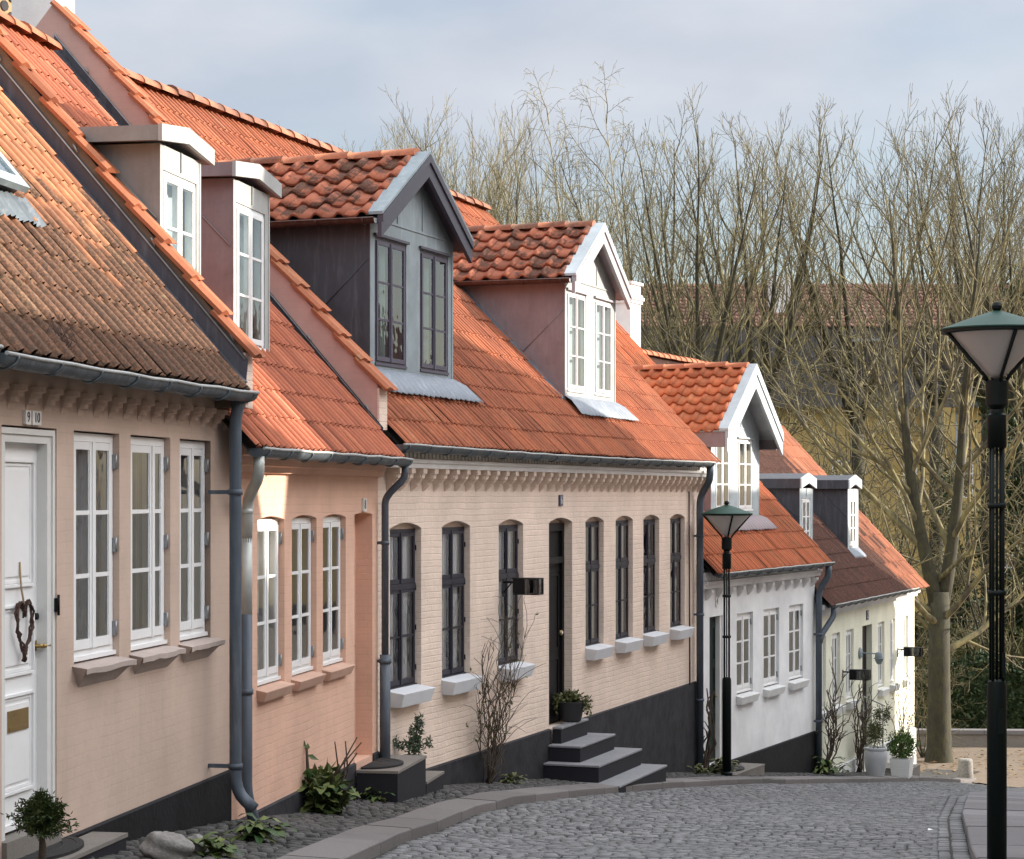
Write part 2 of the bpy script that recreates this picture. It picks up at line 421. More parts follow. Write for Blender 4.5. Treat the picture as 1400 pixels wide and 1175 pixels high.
# ------------------------------------------------------------------ tile sheets
TI = [(0,.003),(.05,.020),(.14,.031),(.23,.029),(.31,.006),(.58,.001),(.63,.009),(.70,.001),(1.0,.003)]
TP = [(0,.006),(.10,.026),(.20,.036),(.30,.034),(.40,.016),(.52,-.003),(.72,-.007),(.9,.0),(1.0,.006)]
def tiles(mb, O, A, B, N, na, nb, w, c, q, mat=0, skip=None, lift=.03, k=1.0, TP=TP, open_to=0):
    k = k*min(1, w/.2+.05)
    O, A, B, N = Vector(O), Vector(A).normalized(), Vector(B).normalized(), Vector(N).normalized()
    for j in range(nb):
        for i in range(na):
            if skip and skip((i+.5)*w, (j+.5)*c): continue
            dx = (q.random()-.5)*.008; dv = (q.random()-.5)*.014; dh = q.random()*.008; tint = q.random()
            dl = (q.random()-.5)*.006
            base = len(mb.v)
            for (v, h) in ((j*c-.045+dv, lift+dh), (j*c+c*.5+dv, lift*.55+dh), ((j+1)*c, .002)):
                for (x, hh) in TP:
                    p = O+A*(i*w+x*w+dx)+B*v+N*(h+hh*k+dl*x)
                    mb.v.append((p.x,p.y,p.z))
            n = len(TP)
            for r_ in range(2):
                for s_ in range(n-1):
                    mb.face((base+r_*n+s_, base+r_*n+s_+1, base+(r_+1)*n+s_+1, base+(r_+1)*n+s_), mat, True, tint)
            b2 = len(mb.v)
            for (x, hh) in TP:
                p = O+A*(i*w+x*w+dx)+B*(j*c-.045+dv)+N*(lift+dh+hh*k+dl*x-.022)
                mb.v.append((p.x,p.y,p.z))
            for s_ in range(open_to, n-1):
                mb.face((b2+s_, b2+s_+1, base+s_+1, base+s_), mat, False, tint)
def ridge_tiles(mb, p0, p1, q, r=.11, seg=.36, mat=0):
    p0, p1 = Vector(p0), Vector(p1); L = (p1-p0).length; d = (p1-p0)/L; n = int(L/seg)
    side = d.cross(Vector((0,0,1))).normalized(); up = Vector((0,0,1))
    for i in range(n):
        a = p0+d*(i*L/n-.02); b = p0+d*((i+1)*L/n); tint = q.random(); j = (q.random()-.5)*.02; base = len(mb.v)
        for (c, rr) in ((a, r*1.08), (b, r*.94)):
            for k in range(9):
                an = math.pi*(k/8)
                p = c+side*(rr*math.cos(an))+up*(rr*math.sin(an)*.85+j-.03); mb.v.append((p.x,p.y,p.z))
        for k in range(8): mb.face((base+k, base+k+1, base+9+k+1, base+9+k), mat, True, tint)
        mb.face([base+k for k in range(9)], mat, False, tint); mb.face([base+9+k for k in range(9)][::-1], mat, False, tint)

# ------------------------------------------------------------------ houses
class House:
    def __init__(s, name, fr, label, cat='house', g=None, group=None):
        s.fr = fr; s.q = random.Random(name+label)
        x, y = fr.X, fr.Y; s.gz = gz(x, y) if g is None else g
        s.root = tag(empty(name, (x, y, s.gz), R(90-fr.th)), label, cat, group)
    def add(s, mb, name, mats, loc=(0,0,0), parent=None, label=None, bevel=0):
        if parent is None: o = mb.build(name, mats, s.root, (loc[0], loc[1], loc[2]-s.gz), 0, bevel)
        else: o = mb.build(name, mats, parent, loc, 0, bevel)
        if label: o['label'] = label
        return o
    def world(s, u, t): return s.fr.pt(u, t)
    def ground(s, u, t): return gz(*s.fr.pt(u, t))

def facade(mb, s0, s1, zb, zt, ops, t0=0.0, mat=0):
    """front sheet at t0 with real openings and reveals; zb / zt are numbers or functions of s"""
    fb = zb if callable(zb) else (lambda u: zb); ft = zt if callable(zt) else (lambda u: zt)
    br = {s0, s1}
    for o in ops:
        br |= {o['s0'], o['s1']}
        if o.get('arch'):
            for k in range(1,10): br.add(o['s0']+(o['s1']-o['s0'])*k/10)
    if callable(zt):
        br |= set(getattr(zt, 'breaks', []))
    u = sorted(b for b in br if s0-1e-6 <= b <= s1+1e-6)
    while True:
        w = [ (u[i]+u[i+1])/2 for i in range(len(u)-1) if u[i+1]-u[i] > 1.0]
        if not w: break
        u = sorted(u+w)
    def top(o, x):
        a = o.get('arch', 0)
        if not a: return o['z1']
        k = (x-o['s0'])/(o['s1']-o['s0'])*2-1
        return o['z1']+a*(1-k*k)
    for a, b in zip(u, u[1:]):
        if b-a < 1e-6: continue
        m = (a+b)/2; hit = [o for o in ops if o['s0'] < m < o['s1']]
        if not hit:
            mb.quad((a,t0,fb(a)),(b,t0,fb(b)),(b,t0,ft(b)),(a,t0,ft(a)), mat); continue
        o = hit[0]; d = o['depth']
        if o['z0'] > min(fb(a), fb(b)): mb.quad((a,t0,fb(a)),(b,t0,fb(b)),(b,t0,o['z0']),(a,t0,o['z0']), mat)
        mb.quad((a,t0,top(o,a)),(b,t0,top(o,b)),(b,t0,ft(b)),(a,t0,ft(a)), mat)
        mb.quad((a,t0,top(o,a)),(a,t0+d,top(o,a)),(b,t0+d,top(o,b)),(b,t0,top(o,b)), mat)
        mb.quad((a,t0,o['z0']),(b,t0,o['z0']),(b,t0+d,o['z0']),(a,t0+d,o['z0']), mat)
        if o.get('arch'):
            mb.quad((a,t0+d,o['z1']-.03),(b,t0+d,o['z1']-.03),(b,t0+d,top(o,b)),(a,t0+d,top(o,a)), mat)
    for o in ops:
        d = o['depth']
        for e in (o['s0'], o['s1']):
            mb.quad((e,t0,o['z0']),(e,t0+d,o['z0']),(e,t0+d,o['z1']),(e,t0,o['z1']), mat)

def shell(mb, s0, s1, zb, ze, te, zr, tr, depth, mat=0):
    """side gables and back wall that close the house behind its front"""
    for e in (s0, s1):
        mb.poly([(e,0,zb),(e,0,ze),(e,tr,zr-.05),(e,2*tr,ze),(e,2*tr,zb)], mat)
    mb.quad((s0,2*tr,zb),(s1,2*tr,zb),(s1,2*tr,ze),(s0,2*tr,ze), mat)

def casement(h, name, s0, s1, z0, z1, t, mat, rows=3, mull=.5, transom=None, fo=.042, st=.042, bar=.02, hinges=0, glass='glass', parent=None, sub=False, lower_rows=2, open_right=0, hmat='hinge'):
    w, hh = s1-s0, z1-z0; mb = MB(); gl = MB() if not sub else mb; gm = 1 if sub else 0
    mb.box(0,fo,0,.07,0,hh); mb.box(w-fo,w,0,.07,0,hh); mb.box(fo,w-fo,0,.07,0,fo*1.3); mb.box(fo,w-fo,0,.07,hh-fo,hh)
    mb.box(-.003,w+.003,-.022,.0,0.002,.028)
    def sash(a, b, c, d, rows, sw=st):
        y0, y1 = -.014, .035
        mb.box(a+.003,a+sw,y0,y1,c+.003,d-.003); mb.box(b-sw,b-.003,y0,y1,c+.003,d-.003)
        mb.box(a+sw,b-sw,y0+.001,y1,c+.003,c+sw*1.25); mb.box(a+sw,b-sw,y0+.001,y1,d-sw,d-.003)
        i0, i1 = c+sw*1.25, d-sw
        for k in range(1, rows):
            zc = i0+(i1-i0)*k/rows; mb.box(a+sw,b-sw,y0+.003,y1-.006,zc-bar/2,zc+bar/2)
        # glazing bead
        mb.box(a+sw,a+sw+.006,y0+.007,y1,i0,i1); mb.box(b-sw-.006,b-sw,y0+.007,y1,i0,i1)
        gl.quad((a+sw-.002,-.004,i0-.002),(b-sw+.002,-.004,i0-.002),(b-sw+.002,-.004,i1+.002),(a+sw-.002,-.004,i1+.002), gm)
    m = fo+(w-2*fo)*mull
    if transom:
        zt = hh*transom
        mb.box(fo,w-fo,-.022,.06,zt-.028,zt+.028)
        sash(fo,m,zt+.028,hh-fo,1); sash(m,w-fo,zt+.028,hh-fo,1)
        sash(fo,m,fo*1.3,zt-.028,lower_rows); sash(m,w-fo,fo*1.3,zt-.028,lower_rows)
    else:
        sash(fo,m,fo*1.3,hh-fo,rows); sash(m,w-fo,fo*1.3,hh-fo,rows)
    mb.box(m-.018,m+.018,-.022,-.014,fo*1.3,hh-fo)
    mats = [M[mat], M[glass]] if sub else [M[mat]]
    if sub: return h.add(mb, name, mats, (s0,t,z0), parent)
    o = h.add(mb, name, mats, (s0,t,z0))
    h.add(gl, 'pane', M[glass], (0,0,0), o)
    if hinges:
        hs = .45 if hmat == 'black' else .8; hm = MB(); hm.box(-.012*hs,.012*hs,-.03*hs,.0,-.055*hs,.055*hs); hm.tube([(0,-.03*hs,-.06*hs),(0,-.03*hs,.06*hs)], .011*hs, 6)
        p = None
        for k in range(hinges):
            zc = hh*(.12+.76*k/(hinges-1))
            for x in (.012, w-.012):
                if p is None: p = h.add(hm, 'hinge', M[hmat], (x,0,zc), o)
                else: copy_of(p, o, (x,0,zc))
    return o

def curtain(h, s0, s1, z0, z1, t, mat, cover=1.0, side='full', amp=.02, parent=None, name='curtain'):
    mb = MB(); n = 26; q = h.q
    spans = [(s0,s1)] if side == 'full' else [(s0, s0+(s1-s0)*cover*.5), (s1-(s1-s0)*cover*.5, s1)]
    for a, b in spans:
        base = len(mb.v); ph = q.random()*6
        for i in range(n+1):
            x = a+(b-a)*i/n; y = t+amp*math.sin(ph+i*1.25)+amp*.5*math.sin(ph*2+i*.57)
            mb.v += [(x,y,z0),(x,y,z1)]
        for i in range(n): mb.face((base+2*i, base+2*i+2, base+2*i+3, base+2*i+1), 0, True)
    return h.add(mb, name, M[mat], (0,0,0), parent)

def roof(h, name, s0, s1, t0, z0, tr, zr, mat, w=.2, c=.31, back=True, skip=None, label=None):
    mb = MB(); dt, dz = tr-t0, zr-z0; L = math.hypot(dt,dz); na = max(1, round((s1-s0)/w)); w = (s1-s0)/na; nb = round(L/c); c = L/nb
    tiles(mb, (s0,t0,z0), (1,0,0), (0,dt,dz), (0,-dz,dt), na, nb, w, c, h.q, 0, skip, .017, 1.15, TI, 4)
    # boarding under the tiles and the rear slope
    e = .05
    mb.quad((s0,t0+.02,z0-e),(s1,t0+.02,z0-e),(s1,tr,zr-e),(s0,tr,zr-e), 1)
    if back:
        mb.quad((s0,2*tr-t0,z0),(s1,2*tr-t0,z0),(s1,tr,zr),(s0,tr,zr), 0)
    return h.add(mb, name, [M[mat], M['dark']], (0,0,0), None, label)

def gutter(h, s0, s1, t, z, r=.062, mat='zinc', name='gutter', straps=.55, parent=None, sag=.0, rim=True):
    mb = MB(); n = 12; k = max(2, int((s1-s0)/.4)); base = len(mb.v)
    zz = lambda u: z-sag*math.sin(math.pi*(u-s0)/(s1-s0))*.5+.004*math.sin(u*7)
    for i in range(k+1):
        u = s0+(s1-s0)*i/k
        for rr in (r, r-.006):
            for j in range(n+1):
                a = math.pi*j/n; mb.v.append((u, t-rr*math.cos(a), zz(u)-rr*math.sin(a)))
    m2 = 2*(n+1)
    for i in range(k):
        for o in (0, n+1):
            for j in range(n):
                a = base+i*m2+o+j; mb.face((a, a+1, a+m2+1, a+m2), 0, True)
    for e, u in ((0,s0),(k,s1)):
        mb.poly([(u, t-r*math.cos(math.pi*j/n), zz(u)-r*math.sin(math.pi*j/n)) for j in range(n+1)])
    if rim: mb.tube([(s0+(s1-s0)*i/k, t-r, zz(s0+(s1-s0)*i/k)) for i in range(k+1)], .011, 8, 1)
    if straps:
        ns = int((s1-s0)/straps)
        for i in range(ns+1):
            u = s0+.12+(s1-s0-.24)*i/max(1,ns)
            mb.tube([(u+.02*(1 if j<3 else 0), t-(r+.006)*math.cos(math.pi*j/10), zz(u)-(r+.006)*math.sin(math.pi*j/10)) for j in range(11)], .008, 5, 0)
    return h.add(mb, name, [M[mat], M['zinclight']], (0,0,0), parent)

def downpipe(h, pts, r, mat, name='downpipe', clips=(), parent=None, mats=None):
    mb = MB(); P = [Vector(p) for p in pts]; out = [P[0]]
    for i in range(1, len(P)-1):
        a, b, c = P[i-1], P[i], P[i+1]; l = min(r*1.6, (b-a).length*.45, (c-b).length*.45)
        p1 = b+(a-b).normalized()*l; p2 = b+(c-b).normalized()*l
        out += [p1, (p1+b*2+p2)/4, p2]
    out.append(P[-1])
    mb.tube(out, r, 14)
    for z, (x, y) in clips:
        mb.tube([(x,y,z-.02),(x,y,z+.02)], r*1.18, 14)
        mb.box(x-.012,x+.012,y,0.0,z-.014,z+.014)
    return h.add(mb, name, M[mat], (0,0,0), parent)

def parapet(h, s0, s1, te, zt, tr, zr, drop, matwall, mattile, name, flash=None, oh=.032, endmat=None):
    """gable wall that stands up past the roofs it divides: (te,zt) lower end of its top, (tr,zr) its apex"""
    mb = MB(); m = (zr-zt)/(tr-te)
    mb.prism_s([(te,zt-.42),(te,zt),(tr,zr),(2*tr-te,zt),(2*tr-te,zt-.9),(.08,zt-.9),(.08,zt-.42)], s0, s1)
    if endmat: mb.box(s0-.004,s1+.004,te-.02,te-.001,zt-.42,zt-.03,1)
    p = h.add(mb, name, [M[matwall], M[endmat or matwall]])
    tb = MB(); L = math.hypot(tr-te, zr-zt); n = round(L/.33); q = h.q
    dt, dz = (tr-te)/L, (zr-zt)/L
    for i in range(n):
        a, b = i*L/n-.05-(.06 if i == 0 else 0), (i+1)*L/n+.01; tb.tint = q.random(); l = .045; j = (q.random()-.5)*.012; sh = (q.random()-.5)*.008
        prof = [(s0-oh,-.022),(s0-oh-.006,.004),(s0-oh+.025,.034),((s0+s1)/2-.02,.022),((s0+s1)/2+.05,.004),(s1+oh-.02,.004),(s1+oh+.01,.018),(s1+oh+.012,.006),((s0+s1)/2,-.012)]
        f = lambda v, up: (lambda p: (p[0]+sh, te+dt*v-dz*(p[1]+up), zt+dz*v+dt*(p[1]+up)))
        tb.prism(prof, f(a, l+j), f(b, .006+j), 0)
    tb.tint = .5
    h.add(tb, 'verge_tiles', M[mattile], (0,0,0), p)
    if flash:
        t0, z0, t1, z1, hgt = flash; fb = MB()
        fb.prism_s([(t0,z0-.03),(t1,z1-.03),(t1,z1+hgt),(t0-.02,z0+hgt)], s0-.016, s0-.001)
        ln = math.hypot(t1-t0, z1-z0); a = (t1-t0)/ln; b = (z1-z0)/ln
        fb.prism_s([(t0,z0),(t1,z1),(t1-b*.02,z1+a*.02),(t0-b*.02,z0+a*.02)], s0-.10, s0-.003)
        fb.tube([(s0-.018, t0+.0, z0+hgt),(s0-.018,t1,z1+hgt)], .008, 5, 1)
        for k in range(int(ln/.9)+1):
            v = .35+k*.9
            c = Vector((s0-.022, t0+a*v-b*hgt*.9, z0+b*v+a*hgt*.9))
            fb.tube([c, c+Vector((0,-.03,-.06))], .008, 5, 1)
        h.add(fb, 'flashing', [M['lead'], M['hinge']], (0,0,0), p)
    return p

def sill(h, s0, s1, z, d, th, mat, name='sill', taper=.04, under=.6, rough=0.0):
    mb = MB(); j = lambda: (h.q.random()-.5)*rough
    b0, b1 = s0+taper, s1-taper
    zb = z-th; n = 8
    if rough:      # hand-rendered slab over a raked bed
        for k in range(n):
            a, b = s0+(s1-s0)*k/n, s0+(s1-s0)*(k+1)/n
        prof = lambda e: None
        base = len(mb.v); rows = []
        for k in range(n+1):
            u = s0+(s1-s0)*k/n; ja, jb = j(), j()
            ub = b0+(b1-b0)*k/n
            mb.v += [(u,.05,z+.012),(u,-d+ja,z-.012+jb*.6),(u,-d+ja+.004,z-.045+jb),(ub,-d*.55,z-.06),(ub,-.002,z-th)]
        for k in range(n):
            o = base+5*k
            for i in range(4): mb.face((o+i, o+i+1, o+5+i+1, o+5+i), 0)
        for o in (base, base+5*n): mb.face([o+i for i in range(5)], 0)
    else:
        mb.hexa([(b0,-d*under,zb),(b1,-d*under,zb),(b1,-.002,zb),(b0,-.002,zb)], [(s0,-d,z-.02),(s1,-d,z-.02),(s1,.05,z+.008),(s0,.05,z+.008)])
    return h.add(mb, name, M[mat], (0,0,0), None, None, 0 if rough else .006)

def number_plate(h, s0, s1, z0, z1, text, base='plate', ink='ink', t=-.02):
    mb = MB(); mb.box(s0,s1,t,-.001,z0,z1)
    p = h.add(mb, 'number_plate', M[base])
    cu = bpy.data.curves.new('digit','FONT'); cu.body = text; cu.size = (z1-z0)*1.0; cu.align_x = 'CENTER'; cu.align_y = 'CENTER'; cu.extrude = .001
    tmp = bpy.data.objects.new('digits', cu); COL.objects.link(tmp); dg = bpy.context.evaluated_depsgraph_get()
    me = bpy.data.meshes.new_from_object(tmp.evaluated_get(dg)); me.materials.clear(); me.materials.append(M[ink]); bpy.data.objects.remove(tmp)
    o = bpy.data.objects.new('digits', me); COL.objects.link(o); o.parent = p
    o.location = ((s0+s1)/2, t-.002, (z0+z1)/2); o.rotation_euler = (R(90),0,0)
    wd = (s1-s0)*.8/(max(.3*len(text),.3)*(z1-z0)*1.9); o.scale = (min(1,wd*1.0),1,1)
    return p

def flat_dormer(h, s0, s1, tf, zb, zt, z0, t0, sl, win, cheek, front, slab=.11, oh=.14, peak=.07, name='dormer', label=None, back='dark', rows=3, wmat='white', fdepth=.06):
    tb = (zt-z0)/sl+t0; zz = -h.gz; mb = MB()
    facade(mb, s0, s1, zb-.15, zt, [dict(s0=win[0],s1=win[1],z0=win[2],z1=win[3],depth=.05)], tf, 1)
    for e in (s0, s1): mb.poly([(e,tf,zb-.15),(e,tb+.1,zt),(e,tf,zt)], 0)
    mb.box(s0-.004,s0+.03,tf-.006,tf-.001,zb,zt,1); mb.box(s1-.03,s1+.004,tf-.006,tf-.001,zb,zt,1)
    sm = (s0+s1)/2
    mb.box(sm-.006,sm+.006,tf-.012,tf-.001,win[3]+.03,zt,1)
    # standing seam running diagonally over each cheek
    for e in (s0-.004, s1+.004): mb.tube([(e,tf+.02,zt-.55),(e,tf+.5,zt-.05)], .006, 5, 0)
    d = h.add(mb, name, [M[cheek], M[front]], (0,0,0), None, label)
    r = MB(); prof = [(s0-oh,zt),(sm,zt+peak),(s1+oh,zt),(s1+oh,zt+slab),(sm,zt+peak+slab),(s0-oh,zt+slab)]
    tt = (zt+slab+peak-z0)/sl+t0+.1
    r.prism_t(prof, tf-fdepth+.02, tt)
    h.add(r, 'dormer_roof', M[cheek], (0,0,0), d)
    f = MB(); g = [(s0-oh-.004,zt-.005),(sm,zt+peak-.005),(s1+oh+.004,zt-.005),(s1+oh+.004,zt+slab+.006),(sm,zt+peak+slab+.006),(s0-oh-.004,zt+slab+.006)]
    f.prism_t(g, tf-fdepth-.01, tf-fdepth+.021); h.add(f, 'fascia', M[front], (0,0,0), d)
    casement(h, 'window', win[0]+.005, win[1]-.005, win[2], win[3], tf+.012, wmat, rows, parent=d, sub=True, fo=.035, st=.038, glass='glass2')
    curtain(h, win[0]-.02, win[1]+.02, win[2]-.03, win[3]+.05, tf+.13, back, parent=d, name='blind', amp=.008)
    a = MB(); za = zb
    a.hexa([(s0-.06,tf-.16,zb-.16*sl-.0),(s1+.06,tf-.16,zb-.16*sl),(s1+.03,tf-.001,zb-.03),(s0-.03,tf-.001,zb-.03)], [(s0-.06,tf-.15,zb-.16*sl+.075),(s1+.06,tf-.15,zb-.16*sl+.075),(s1+.03,tf-.003,zb+.06),(s0-.03,tf-.003,zb+.06)])
    h.add(a, 'apron', M['leadpale'], (0,0,0), d)
    return d

def gable_dormer(h, s0, s1, tf, zb, ze, za, z0, t0, sl, wins, cheek, front, fasc, cap, tilemat, ohf, ohs, wmat, back, label=None, fdepth=.24, eavefascia=None, gut='copper', nslope=5, apron='leadpale', rmat='ridge', glass='glass2'):
    sm = (s0+s1)/2; half = sm-s0; m = (za-ze)/half; tb = (za-z0)/sl+t0; te = (ze-z0)/sl+t0
    mb = MB()
    zt = lambda u: ze+m*(half-abs(u-sm))
    zt.breaks = [sm]
    ops = [dict(s0=w[0],s1=w[1],z0=w[2],z1=w[3],depth=.05) for w in wins]
    facade(mb, s0, s1, zb-.2, zt, ops, tf, 1)
    for e in (s0, s1): mb.poly([(e,tf,zb-.2),(e,te+.15,ze),(e,tf,ze)], 0)
    for e in (s0, s1):
        sg = -.004 if e == s0 else .004
        mb.tube([(e+sg,tf+.02,zb+(ze-zb)*.62),(e+sg,tf+.75,zb+.45*(ze-zb)-.0)], .007, 5, 0) if False else mb.tube([(e+sg,tf+.02,ze-.42),(e+sg,tf+.62,ze-1.0)], .007, 5, 0)
    # seams of the sheet metal front
    mb.box(s0-.004,s0+.035,tf-.008,tf-.001,zb,ze-.002,1); mb.box(s1-.035,s1+.004,tf-.008,tf-.001,zb,ze-.002,1)
    mb.box(s0+.036,s1-.036,tf-.010,tf-.001,ze-.03,ze-.012,1)
    for u in (sm-half*.38, sm+half*.22): mb.box(u-.006,u+.006,tf-.010,tf-.001,ze,zt(u)-.01,1)
    for w in wins: mb.box(w[0]-.03,w[1]+.03,tf-.03,tf-.001,w[3]+.004,w[3]+.03,2)
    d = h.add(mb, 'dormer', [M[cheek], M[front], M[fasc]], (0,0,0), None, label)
    # roof
    r = MB(); el = ze-m*ohs; L = math.hypot(half+ohs, za-el); nb = nslope; c = L/nb; ln = tb-(tf-ohf); na = round((ln-.1)/.235)
    w = (ln-.1)/na; q = h.q; nz = (half+ohs)/L; ns = (za-el)/L
    lift = .035
    # left slope (A runs back along t), right slope
    tiles(r, (s0-ohs,tf-ohf+.10,el+.04), (0,1,0), (half+ohs,0,za-el), (-ns,0,nz), na, nb, w, c, q, 0, None, .035, 1.35)
    tiles(r, (s1+ohs,tf-ohf+.10,el+.04), (0,1,0), (-(half+ohs),0,za-el), (ns,0,nz), na, nb, w, c, q, 0, None, .035, 1.35)
    for sg in (-1, 1):
        e = sm+sg*(half+ohs)
        r.hexa([(e,tf-ohf+.02,el-.03),(e,tb,el-.03),(sm,tb,za-.03),(sm,tf-ohf+.02,za-.03)],[(e,tf-ohf+.02,el+.03),(e,tb,el+.03),(sm,tb,za+.03),(sm,tf-ohf+.02,za+.03)],1)
    ro = h.add(r, 'dormer_roof', [M[tilemat], M[fasc]], (0,0,0), d)
    rt = MB(); ridge_tiles(rt, (sm,tf-ohf+.12,za+.07), (sm,tb+.05,za+.07), q, .095, .33); h.add(rt, 'ridge', M[rmat], (0,0,0), d)
    f = MB(); up = .075
    for sg in (-1, 1):
        e = sm+sg*(half+ohs+.02); 
        prof = [(e,el+up-.02),(sm,za+up-.02+m*.02*0),(sm,za+up-fdepth*1.05),(e,el+up-fdepth)]
        f.prism_t(prof, tf-ohf-.03, tf-ohf+.012, 0)
        e2 = sm+sg*(half+ohs+.028)
        f.prism_t([(e2,el+up-.018),(sm,za+up-.016),(sm,za+up+.014),(e2,el+up+.012)], tf-ohf-.045, tf-ohf+.14, 1)
        # inner trim of the barge board
        f.prism_t([(e,el+up-.02),(sm,za+up-.02),(sm,za+up-fdepth*.42),(e,el+up-fdepth*.38)], tf-ohf-.048, tf-ohf-.030, 0)
    h.add(f, 'barge_board', [M[fasc], M[cap]], (0,0,0), d)
    if eavefascia:
        for sg in (-1, 1):
            ef = MB(); e = sm+sg*(half+ohs)
            ef.box(min(e,e+sg*.03),max(e,e+sg*.03),tf-ohf+.013,te+.4,el-.20,el+.035,0)
            ef.tube([(e+sg*.03,tf-ohf+.013,el+.04),(e+sg*.03,te+.5,el+.04)],.012,6,1)
            ef.box(min(e,sm+sg*half),max(e,sm+sg*half),tf-ohf+.013,te+.2,el-.20,el-.185,0)
            h.add(ef, 'eaves_fascia', [M[eavefascia], M['zinclight']], (0,0,0), d)
    else:
        for sg in (-1, 1):
            g = MB(); e = sm+sg*(half+ohs+.05); n = 8; base = len(g.v); ya, yb = tf-ohf+.02, te+.35
            for y in (ya, yb):
                for j in range(n+1):
                    a = math.pi*j/n; g.v.append((e-.05*math.cos(a), y, el+.015-.05*math.sin(a)))
            for j in range(n): g.face((base+j,base+j+1,base+n+2+j,base+n+1+j),0,True)
            g.face([base+j for j in range(n+1)],1)
            g.tube([(e-sg*-.05,ya,el+.017),(e-sg*-.05,yb,el+.017)],.009,6,0)
            for y in (ya+.12, ya+.62): g.tube([(e-.054*math.cos(math.pi*j/8),y,el+.015-.054*math.sin(math.pi*j/8)) for j in range(9)],.007,5,0)
            h.add(g, 'dormer_gutter', [M[gut], M['zinclight']], (0,0,0), d)
    for w_ in wins:
        casement(h, 'window', w_[0]+.005, w_[1]-.005, w_[2], w_[3], tf+.008, wmat, 3, parent=d, sub=True, fo=.035, st=.038, glass=glass)
    curtain(h, wins[0][0]-.03, wins[-1][1]+.03, wins[0][2]-.04, wins[0][3]+.06, tf+.13, back, parent=d, name='blind', amp=.012)
    # lead apron dressed over the tiles, its lower edge following their waves
    a = MB(); n = 72
    base = len(a.v); aw = .34
    for i in range(n+1):
        u = s0-.03+(s1-s0+.16)*i/n; ul = s0-.10+(s1-s0+.38)*i/n; wv = .012*math.sin(i*math.pi/2+.6)
        tl = tf-aw*.72-.014*math.sin(i*math.pi/2+1.2)+.003*math.sin(i*.37); zl = z0+sl*(tl-t0)+.115+wv*.5
        tm = tf-.10; zm = z0+sl*(tm-t0)+.13
        a.v += [(ul,tl,zl-.012),(ul,tl,zl),(u,tm,zm),(min(u,s1+.03),tf-.004,zb+.09)]
    for i in range(n):
        o = base+4*i
        for k in range(3): a.face((o+k,o+k+1,o+5+k,o+4+k),0,True)
    for sg, e in ((-1,s0),(1,s1)):
        for k in (0,): a.hexa([(e,tf,zb-.05),(e+sg*.09,tf,zb-.05),(e+sg*.09,te,ze-.05),(e,te,ze-.05)],[(e,tf,zb+.06),(e+sg*.09,tf,zb+.05),(e+sg*.09,te,ze+.05),(e,te,ze+.06)])
    h.add(a, 'apron', M[apron], (0,0,0), d)
    return d
def plinth(h, s0, s1, ztop, t, mat, thick=.03, skip=()):
    spans = []; a = s0
    for (x, y) in sorted(skip): spans.append((a, x)); a = y
    spans.append((a, s1))
    for a, b in spans:
        if b-a < .02: continue
        mb = MB(); n = max(1, int((b-a)/1.0))
        for i in range(n):
            u, v = a+(b-a)*i/n, a+(b-a)*(i+1)/n; zu, zv = h.ground(u,-.05)-.3, h.ground(v,-.05)-.3
            mb.quad((u,-thick,zu),(v,-thick,zv),(v,-thick,ztop),(u,-thick,ztop))
            mb.quad((u,-thick,ztop),(v,-thick,ztop),(v,.0,ztop+.012),(u,.0,ztop+.012))
        for e in (a, b): mb.quad((e,-thick,h.ground(e,0)-.4),(e,.1,h.ground(e,0)-.4),(e,.1,ztop),(e,-thick,ztop))
        h.add(mb, 'plinth', M[mat])

def corbel_mesh(kind):
    mb = MB()
    if kind == 'A':     # three stepped courses
        pr = [(-.001,.088),(-.10,.088),(-.10,.055),(-.075,.05),(-.072,.025),(-.05,.02),(-.045,-.005),(-.02,-.012),(-.001,-.05)]
        for k in range(6):
            a, b = -.05+.1*k/6, -.05+.1*(k+1)/6; f = lambda x: math.sqrt(max(.12, 1-(x/.055)**2))
            mb.prism(pr, lambda p: (a,p[0]*f(a),p[1]), lambda p: (b,p[0]*f(b),p[1]))
    elif kind == 'C':   # moulded bracket tapering to a point
        mb.box(-.048,.048,-.15,-.001,.165,.215)
        prof = [(-.001,.165),(-.135,.165),(-.125,.12),(-.095,.085),(-.07,.075),(-.06,.045),(-.03,.02),(-.001,-.01)]
        mb.prism(prof, lambda p: (-.04*(1 if p[1]>.1 else .6),p[0],p[1]), lambda p: (.04*(1 if p[1]>.1 else .6),p[0],p[1]))
        mb.tube([(-.06,-.10,.135),(.06,-.10,.135)], .022, 8)
    else:
        mb.box(-.05,.05,-.11,-.001,.09,.13)
        mb.prism([(-.001,.09),(-.10,.09),(-.06,.03),(-.001,-.03)], lambda p: (-.04,p[0],p[1]), lambda p: (.04,p[0],p[1]))
    return mb
def corbels(h, kind, s0, s1, n, z, mat, parent):
    first = None
    for i in range(n):
        u = s0+(s1-s0)*i/(n-1)
        if first is None: first = h.add(corbel_mesh(kind), 'corbel', M[mat], (u,0,z), parent)
        else: copy_of(first, parent, (u,0,z))

def brace(h, u, z, parent): pass

